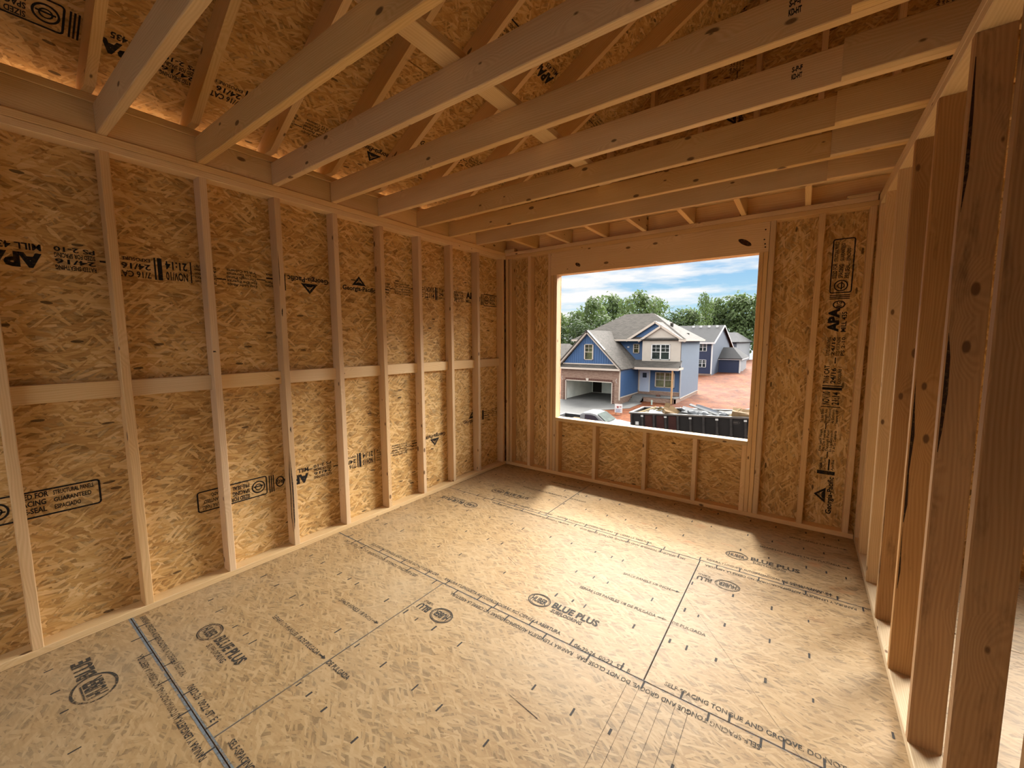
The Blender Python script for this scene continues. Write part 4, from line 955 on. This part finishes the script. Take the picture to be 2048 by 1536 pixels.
DEB = [  # x, y, z above rim, length, width, thick, rz, ry, rx, material, label
 (.62, .7, .10, 1.2, .14, .04, 15, -22, 20, 'wood_scrap', 'leftmost pale board leaning out of the dumpster heap'),
 (.98, .55, .12, 1.25, .15, .04, 8, -26, -10, 'wood_scrap', 'second pale board leaning left at the left end of the dumpster heap'),
 (1.25, .5, .10, 1.1, .12, .04, 22, -24, 30, 'wood_scrap', 'short pale board crossing at the left end of the dumpster heap'),
 (.75, .35, .02, 1.0, .30, .03, -5, -10, 15, 'wood_scrap', 'flat pale plank just inside the left rim of the dumpster'),
 (1.75, .6, .22, .75, .30, .02, 60, -62, 10, 'card', 'upright pointed cardboard flap, tallest thing in the dumpster heap'),
 (2.15, .55, .18, .60, .45, .03, -20, 28, 25, 'card', 'tan cardboard sheet just right of the upright flap'),
 (2.0, .3, .05, .55, .40, .25, 30, 15, 10, 'card', 'crushed cardboard box at the front left of the heap'),
 (2.55, .7, .20, .45, .40, .16, 15, 20, -30, 'black_bag', 'black plastic bundle right of the cardboard'),
 (1.35, .25, .03, .75, .35, .12, 0, 8, 20, 'bluegrey', 'grey plastic-wrapped bundle behind the front rim, left part'),
 (3.0, .8, .14, .9, .55, .05, 10, 10, 25, 'white_sheet', 'white sheet scrap in the middle of the heap'),
 (3.2, .4, .08, .65, .5, .3, 20, 12, 15, 'plastic', 'crumpled clear plastic ball at the front of the heap'),
 (3.95, .6, .18, 2.2, .16, .05, -14, 13, 20, 'white_sheet', 'long white board sloping down to the right across the heap'),
 (4.25, .75, .20, 2.1, .14, .05, -10, 12, -15, 'white_sheet', 'second long white board behind the first sloping one'),
 (4.1, .95, .16, 1.9, .18, .03, -18, 11, 40, 'bluegrey', 'blue-grey siding strip sloping behind the white boards'),
 (3.7, .3, .04, .6, .45, .28, -15, 10, 30, 'plastic', 'silvery plastic lump under the sloping white boards'),
 (4.55, .3, .06, .5, .40, .25, 25, -20, 10, 'plastic', 'silvery plastic lump at the lower end of the white boards'),
 (5.0, .35, .14, .95, .13, .03, 35, -38, 10, 'wood_scrap', 'pale strip standing diagonally right of the white boards'),
 (5.35, .45, .08, .8, .5, .35, 5, 6, 0, 'card', 'large brown cardboard box near the right of the heap'),
 (5.7, .35, .07, .7, .45, .30, -8, -6, 10, 'card', 'folded brown carton beside the large cardboard box'),
 (5.6, .9, .22, 1.2, .5, .03, 12, -12, 20, 'bluegrey', 'grey sheet propped behind the cardboard boxes'),
 (6.15, .8, .20, 1.6, .12, .04, 10, -10, 0, 'wood_scrap', 'long pale batten rising to the right end of the heap'),
 (6.35, .45, .12, .8, .55, .05, 0, -14, 28, 'white_sheet', 'white foam sheet at the right end of the heap'),
 (6.4, .25, .05, .5, .35, .18, 0, 4, 0, 'bluegrey', 'pale blue carton at the right end under the foam sheet'),
]
for x, y, z, L, W, T_, rz_, ry, rxx, mt, lb in DEB:
    m_ = MB(); rg = random.Random(int(x * 100))
    if mt in ('plastic', 'black_bag'):
        bm = bmesh.new(); bmesh.ops.create_icosphere(bm, subdivisions=2, radius=.5)
        for v in bm.verts: v.co *= rg.uniform(.75, 1.15); v.co.x *= L; v.co.y *= W; v.co.z *= T_ * 1.3
        me = bpy.data.meshes.new('scrap'); bm.to_mesh(me); bm.free(); me.materials.append(M[mt]); o = bpy.data.objects.new('plastic_bundle', me); COL.objects.link(o)
    else:
        m_.box(-L / 2, L / 2, -W / 2, W / 2, -T_ / 2, T_ / 2)
        nm = 'cardboard_box' if T_ > .15 else ('scrap_sheet' if W > .28 else 'scrap_board')
        if T_ > .15: m_.hexa([(-L / 2, W / 2, T_ / 2), (L / 2, W / 2, T_ / 2), (L / 2, W * .9, T_ * .75), (-L / 2, W * .9, T_ * .75), (-L / 2, W / 2, T_ / 2 + .01), (L / 2, W / 2, T_ / 2 + .01), (L / 2, W * .9, T_ * .75 + .01), (-L / 2, W * .9, T_ * .75 + .01)])
        o = m_.build(nm, M[mt], None, origin=(0, 0, 0))
    o.location = dpos(x, y, DH + z - .02); o.rotation_euler = (math.radians(rxx), math.radians(ry), math.radians(rz_))
    tag(o, lb, {'cardboard_box': 'box', 'scrap_sheet': 'sheet', 'scrap_board': 'board'}.get(o.name.split('.')[0], 'bundle'), 'debris heaped in the dumpster')

# ------------------------------------------------------------------ white pickup
tk = empty('pickup_truck', (-7.4, 19.3, -4.55), 'white pickup truck parked left of the dumpster', 'truck')
Y0, Y1 = 18.35, 20.25
def loft(name, secs, mat):
    """closed cross-sections (lists of points) joined along x"""
    m_ = MB(); n = len(secs[0])
    for a, b in zip(secs[:-1], secs[1:]):
        for i in range(n): j = (i + 1) % n; m_.face([a[i], a[j], b[j], b[i]])
    m_.face(list(reversed(secs[0]))); m_.face(secs[-1])
    o = m_.build(name, M[mat], tk)
    for p in o.data.polygons: p.use_smooth = True
    mod = o.modifiers.new('edge', 'EDGE_SPLIT'); mod.split_angle = math.radians(38); return o
def sec(x, y0, y1, z0, z1, r):
    pts = []
    for cy, cz, a in ((y1 - r, z1 - r, 0), (y0 + r, z1 - r, 90)):
        for q in range(5): b = math.radians(a + q * 22.5); pts.append((x, cy + r * math.cos(b), cz + r * math.sin(b)))
    pts += [(x, y0, z0), (x, y1, z0)]
    return pts
zb_ = -4.15
loft('body', [sec(-8.05, Y0, Y1, zb_, -3.42, .06), sec(-6.35, Y0, Y1, zb_, -3.40, .08), sec(-6.1, Y0 + .02, Y1 - .02, zb_, -3.38, .12), sec(-5.5, Y0 + .06, Y1 - .06, zb_, -3.43, .16), sec(-5.12, Y0 + .14, Y1 - .14, zb_, -3.52, .16), sec(-5.0, Y0 + .25, Y1 - .25, zb_ + .1, -3.62, .14)], 'white_paint')
loft('cab', [sec(-8.02, Y0 + .12, Y1 - .12, -3.45, -2.98, .10), sec(-7.85, Y0 + .14, Y1 - .14, -3.45, -2.88, .14), sec(-7.4, Y0 + .15, Y1 - .15, -3.45, -2.85, .15), sec(-7.05, Y0 + .15, Y1 - .15, -3.45, -2.90, .14), sec(-6.85, Y0 + .14, Y1 - .14, -3.45, -3.02, .10), sec(-6.30, Y0 + .10, Y1 - .10, -3.45, -3.40, .02)], 'white_paint')
m_ = MB(); nW = Vector((.38, 0, .55)).normalized() * .045
m_.prism([Vector(p) + nW for p in [(-6.99, Y0 + .30, -2.93), (-6.36, Y0 + .22, -3.36), (-6.36, Y1 - .22, -3.36), (-6.99, Y1 - .30, -2.93)]], nW * .15); m_.build('windshield', M['screen'], tk)
m_ = MB(); m_.prism([(-7.72, Y0 + .105, -3.40), (-6.62, Y0 + .105, -3.40), (-7.02, Y0 + .125, -3.02), (-7.25, Y0 + .13, -2.97), (-7.70, Y0 + .13, -2.97)], (0, .012, 0)); m_.build('side_window', M['tint'], tk)
m_ = MB(); m_.obox((-6.58, Y0 - .10, -3.33), (1, 0, 0), (0, 1, 0), (0, 0, 1), .05, .10, .07); m_.build('wing_mirror', M['rubber'], tk)
m_ = MB(); x0, x1 = -10.0, -8.08
m_.box(x0, x1, Y0, Y0 + .09, zb_, -3.36); m_.box(x0, x1, Y1 - .09, Y1, zb_, -3.36); m_.box(x0, x0 + .07, Y0, Y1, zb_, -3.36); m_.box(x1 - .05, x1, Y0, Y1, zb_, -3.4); m_.build('cargo_bed', M['white_paint'], tk)
m_ = MB(); m_.box(x0 + .07, x1 - .05, Y0 + .09, Y1 - .09, zb_, -3.85); m_.box(x0 + .07, x1 - .05, Y0 + .09, Y0 + .10, -3.85, -3.38); m_.box(x0 + .07, x1 - .05, Y1 - .11, Y1 - .09, -3.85, -3.38); m_.box(x1 - .07, x1 - .05, Y0 + .09, Y1 - .09, -3.85, -3.42); m_.build('bed_liner', M['rubber'], tk)
for x in (-9.2, -5.75):
    for y in (Y0 + .02, Y1 - .24):
        m_ = MB(); m_.cyl((x, y, -4.2), (x, y + .22, -4.2), .35, n=20); m_.cyl((x, y - .005, -4.2), (x, y + .225, -4.2), .20, n=16); m_.build('wheel', M['rubber'], tk)
m_ = MB(); m_.box(-8.95, -8.45, 18.75, 19.55, -3.85, -3.43); o = m_.build('storage_crate', M['card']); tag(o, 'tan box standing in the bed of the white pickup', 'box')

# ------------------------------------------------------------------ small things on the site
sn = empty('yard_sign', (-8.92, 27.3, -4.42), 'small white yard sign with a red badge on stakes by the driveway', 'sign')
m_ = MB(); m_.box(-9.24, -8.62, 27.28, 27.31, -4.28, -3.58); m_.build('sign_panel', M['trim_white'], sn)
for x in (-9.15, -8.72): m_ = MB(); m_.box(x - .015, x + .015, 27.31, 27.33, -4.42, -3.7); m_.build('stake', M['steel_edge'], sn)
M['sign_red'] = m_plain('sign_red', (.22, .03, .03), .6); M['sign_blue'] = m_plain('sign_blue', (.06, .09, .22), .6)
kk = Ink(); kk.poly([(-.14, .10), (-.10, .17), (.02, .17), (.06, .10), (-.04, -.02)]); kk.rect(.10, .10, .26, .16)
kk.build('red_badge', 'sign_red', sn, (-8.95, 27.279, -3.92), X1, (0, -1, 0), .003)
kk = Ink()
for q in range(4): kk.rect(-.24, -.10 - q * .07, .24 - (q % 2) * .1, -.065 - q * .07)
kk.build('blue_lines', 'sign_blue', sn, (-8.93, 27.279, -3.92), X1, (0, -1, 0), .003)
pc = MB(); pc.cyl((-8.2, 33.7, -4.45), (-8.2, 33.7, -4.0), .07, n=14); pc.cyl((-8.2, 33.7, -4.0), (-8.2, 33.7, -3.97), .085, n=14)
M['pipe'] = m_plain('pale_green_pipe', (.30, .38, .34), .5); tag(pc.build('drain_pipe', M['pipe']), 'short pale capped pipe standing in the clay before the porch', 'pipe')
bx_ = MB()
for i in range(3): bx_.box(-8.45 + .015 * i, -8.05 - .02 * i, 35.75, 36.0, -3.88 + .055 * i, -3.83 + .055 * i)
tag(bx_.build('brick_bundle', M['brick_dark']), 'small stack of bricks left on the porch slab', 'bricks')

# ------------------------------------------------------------------ trees behind the houses
def crown_mesh(seed, n, blobs, leaf, spread):
    r = random.Random(seed); m_ = MB(); cs = []
    for i in range(blobs):
        a = r.uniform(0, 2 * PI); h = r.uniform(.22, 1.0); w_ = spread * math.sin(PI * min(1, .16 + h * .80)) ** .7
        d_ = r.uniform(.15, 1) * w_; cs.append((math.cos(a) * d_, math.sin(a) * d_, h, r.uniform(.11, .21)))
    for i in range(n):
        c = r.choice(cs); u = Vector((r.gauss(0, 1), r.gauss(0, 1), r.gauss(0, 1))).normalized()
        p = Vector(c[:3]) + u * c[3] * r.uniform(.75, 1.05) * Vector((1, 1, .8)).length / 1.62
        nn = (u + Vector((r.uniform(-.8, .8), r.uniform(-.8, .8), r.uniform(-.3, .9)))).normalized()
        t_ = nn.orthogonal().normalized(); q = nn.cross(t_); s_ = leaf * r.uniform(.6, 1.3)
        m_.face([p + t_ * s_, p + q * s_ * .62, p - t_ * s_, p - q * s_ * .62], [(0, 0)] * 4)
    return m_
def make_tree(seed, n, blobs, leaf, spread, mat):
    root = bpy.data.objects.new('tree', None); COL.objects.link(root); root.empty_display_size = .5
    o = crown_mesh(seed, n, blobs, leaf, spread).build('foliage', M[mat], root, weld=False)
    t_ = MB(); r = random.Random(seed)
    t_.cyl((0, 0, 0), (.01, 0, .45), .018, .012, 8)
    t_.cyl((.01, 0, .45), (.0, .02, .85), .012, .004, 7)
    for i in range(7):
        a = r.uniform(0, 2 * PI); h = r.uniform(.3, .65); t_.cyl((.01, 0, h), (math.cos(a) * .22, math.sin(a) * .22, h + r.uniform(.12, .25)), .006, .002, 6)
    t_.build('trunk', M['bark'], root)
    return root
protos = [make_tree(1, 2600, 26, .030, .30, 'leaf'), make_tree(2, 2600, 22, .028, .34, 'leaf'), make_tree(3, 1800, 16, .026, .26, 'leaf'), make_tree(4, 2400, 24, .024, .32, 'leaf_dark')]
used = [False] * 4
TREES = [  # x, y, top z, width factor, kind, label
 (-53, 96, 9.9, 1.1, 1, 'broad tree at the left end of the tree line behind the houses'),
 (-47.5, 97, 10.3, 1.0, 0, 'round tree between the left end tree and the two tallest trees'),
 (-42.5, 95, 13.2, .95, 1, 'tall airy tree above the garage gable, left of the tallest pair'),
 (-37.8, 96, 14.0, .9, 0, 'tallest tree, rising over the left half of the blue house roof'),
 (-33.6, 97, 12.2, .7, 2, 'thin open tree between the two tall clumps over the blue house'),
 (-29.6, 95, 13.6, .95, 1, 'tall rounded tree over the ridge of the blue house'),
 (-25.6, 96, 11.8, .75, 2, 'smaller tree at the right shoulder of the tall clump over the ridge'),
 (-21.8, 97, 8.9, 1.1, 3, 'low dark tree in the dip right of the blue house ridge'),
 (-18.6, 95, 9.4, .9, 0, 'rounded tree over the vents of the slate house roof'),
 (-16.0, 99, 12.6, .5, 2, 'slim wispy tree poking above the crowns over the slate house'),
 (-13.2, 96, 11.0, .95, 1, 'full tree directly behind the slate house ridge'),
 (-9.0, 95, 12.1, .95, 0, 'tall tree over the right end of the slate house roof'),
 (-5.2, 97, 12.0, .9, 1, 'tall tree above the far hipped house'),
 (-1.2, 96, 11.5, 1.0, 0, 'tree at the right edge of the window view'),
 (-56, 88, 6.0, 1.5, 3, 'low bushy tree lowest at the left end of the tree line'),
 (-49, 87, 5.8, 1.5, 3, 'low dark tree beside the garage gable apex'),
 (-43, 88, 7.0, 1.4, 3, 'low dark tree under the tall airy tree'),
 (-36, 88, 7.5, 1.4, 3, 'low dark tree hugging the left slope of the blue house roof'),
 (-29, 88, 7.5, 1.4, 3, 'low dark tree just behind the blue house ridge'),
 (-22, 100, 6.5, 1.6, 0, 'green understory tree low in the dip beside the ridge'),
 (-14.5, 100, 7.5, 1.5, 3, 'dark understory tree low behind the slate house roof'),
 (-7, 128, 10.0, 1.5, 3, 'dark tree right behind the far hipped house'),
 (-1.5, 100, 6.5, 1.5, 3, 'low dark tree at the right edge beside the far house'),
]
FAR = (.93, 1.04, 1.17, 1.32)
for n_, (x, y, zt3, wf, kd, lb) in enumerate(TREES):
    f = 1.06 if n_ == 8 else FAR[(n_ * 2 + n_ // 2) % 4] if n_ < 10 else 1.37 if n_ == 10 else (1.42, 1.36, 1.44)[n_ - 11] if n_ < 14 else 1.34 if n_ > 19 else 1.0       # some stand nearer, some farther
    x = 2.87 + (x - 2.87) * f; y = -3.86 + (y + 3.86) * f; zt3 = 1.49 + (zt3 - 1.49) * f
    src = protos[kd]
    if not used[kd]: r_ = src; used[kd] = True
    else:
        r_ = src.copy(); COL.objects.link(r_)
        for c_ in src.children: c2 = c_.copy(); COL.objects.link(c2); c2.parent = r_
    z0 = -3.7; hgt_ = (zt3 - z0) / 1.12
    r_.location = (x, y, z0); r_.scale = (hgt_ * wf, hgt_ * wf, hgt_); r_.rotation_euler = (0, 0, (x * 7.3) % 6.28)
    tag(r_, lb, 'tree', 'trees behind the houses')
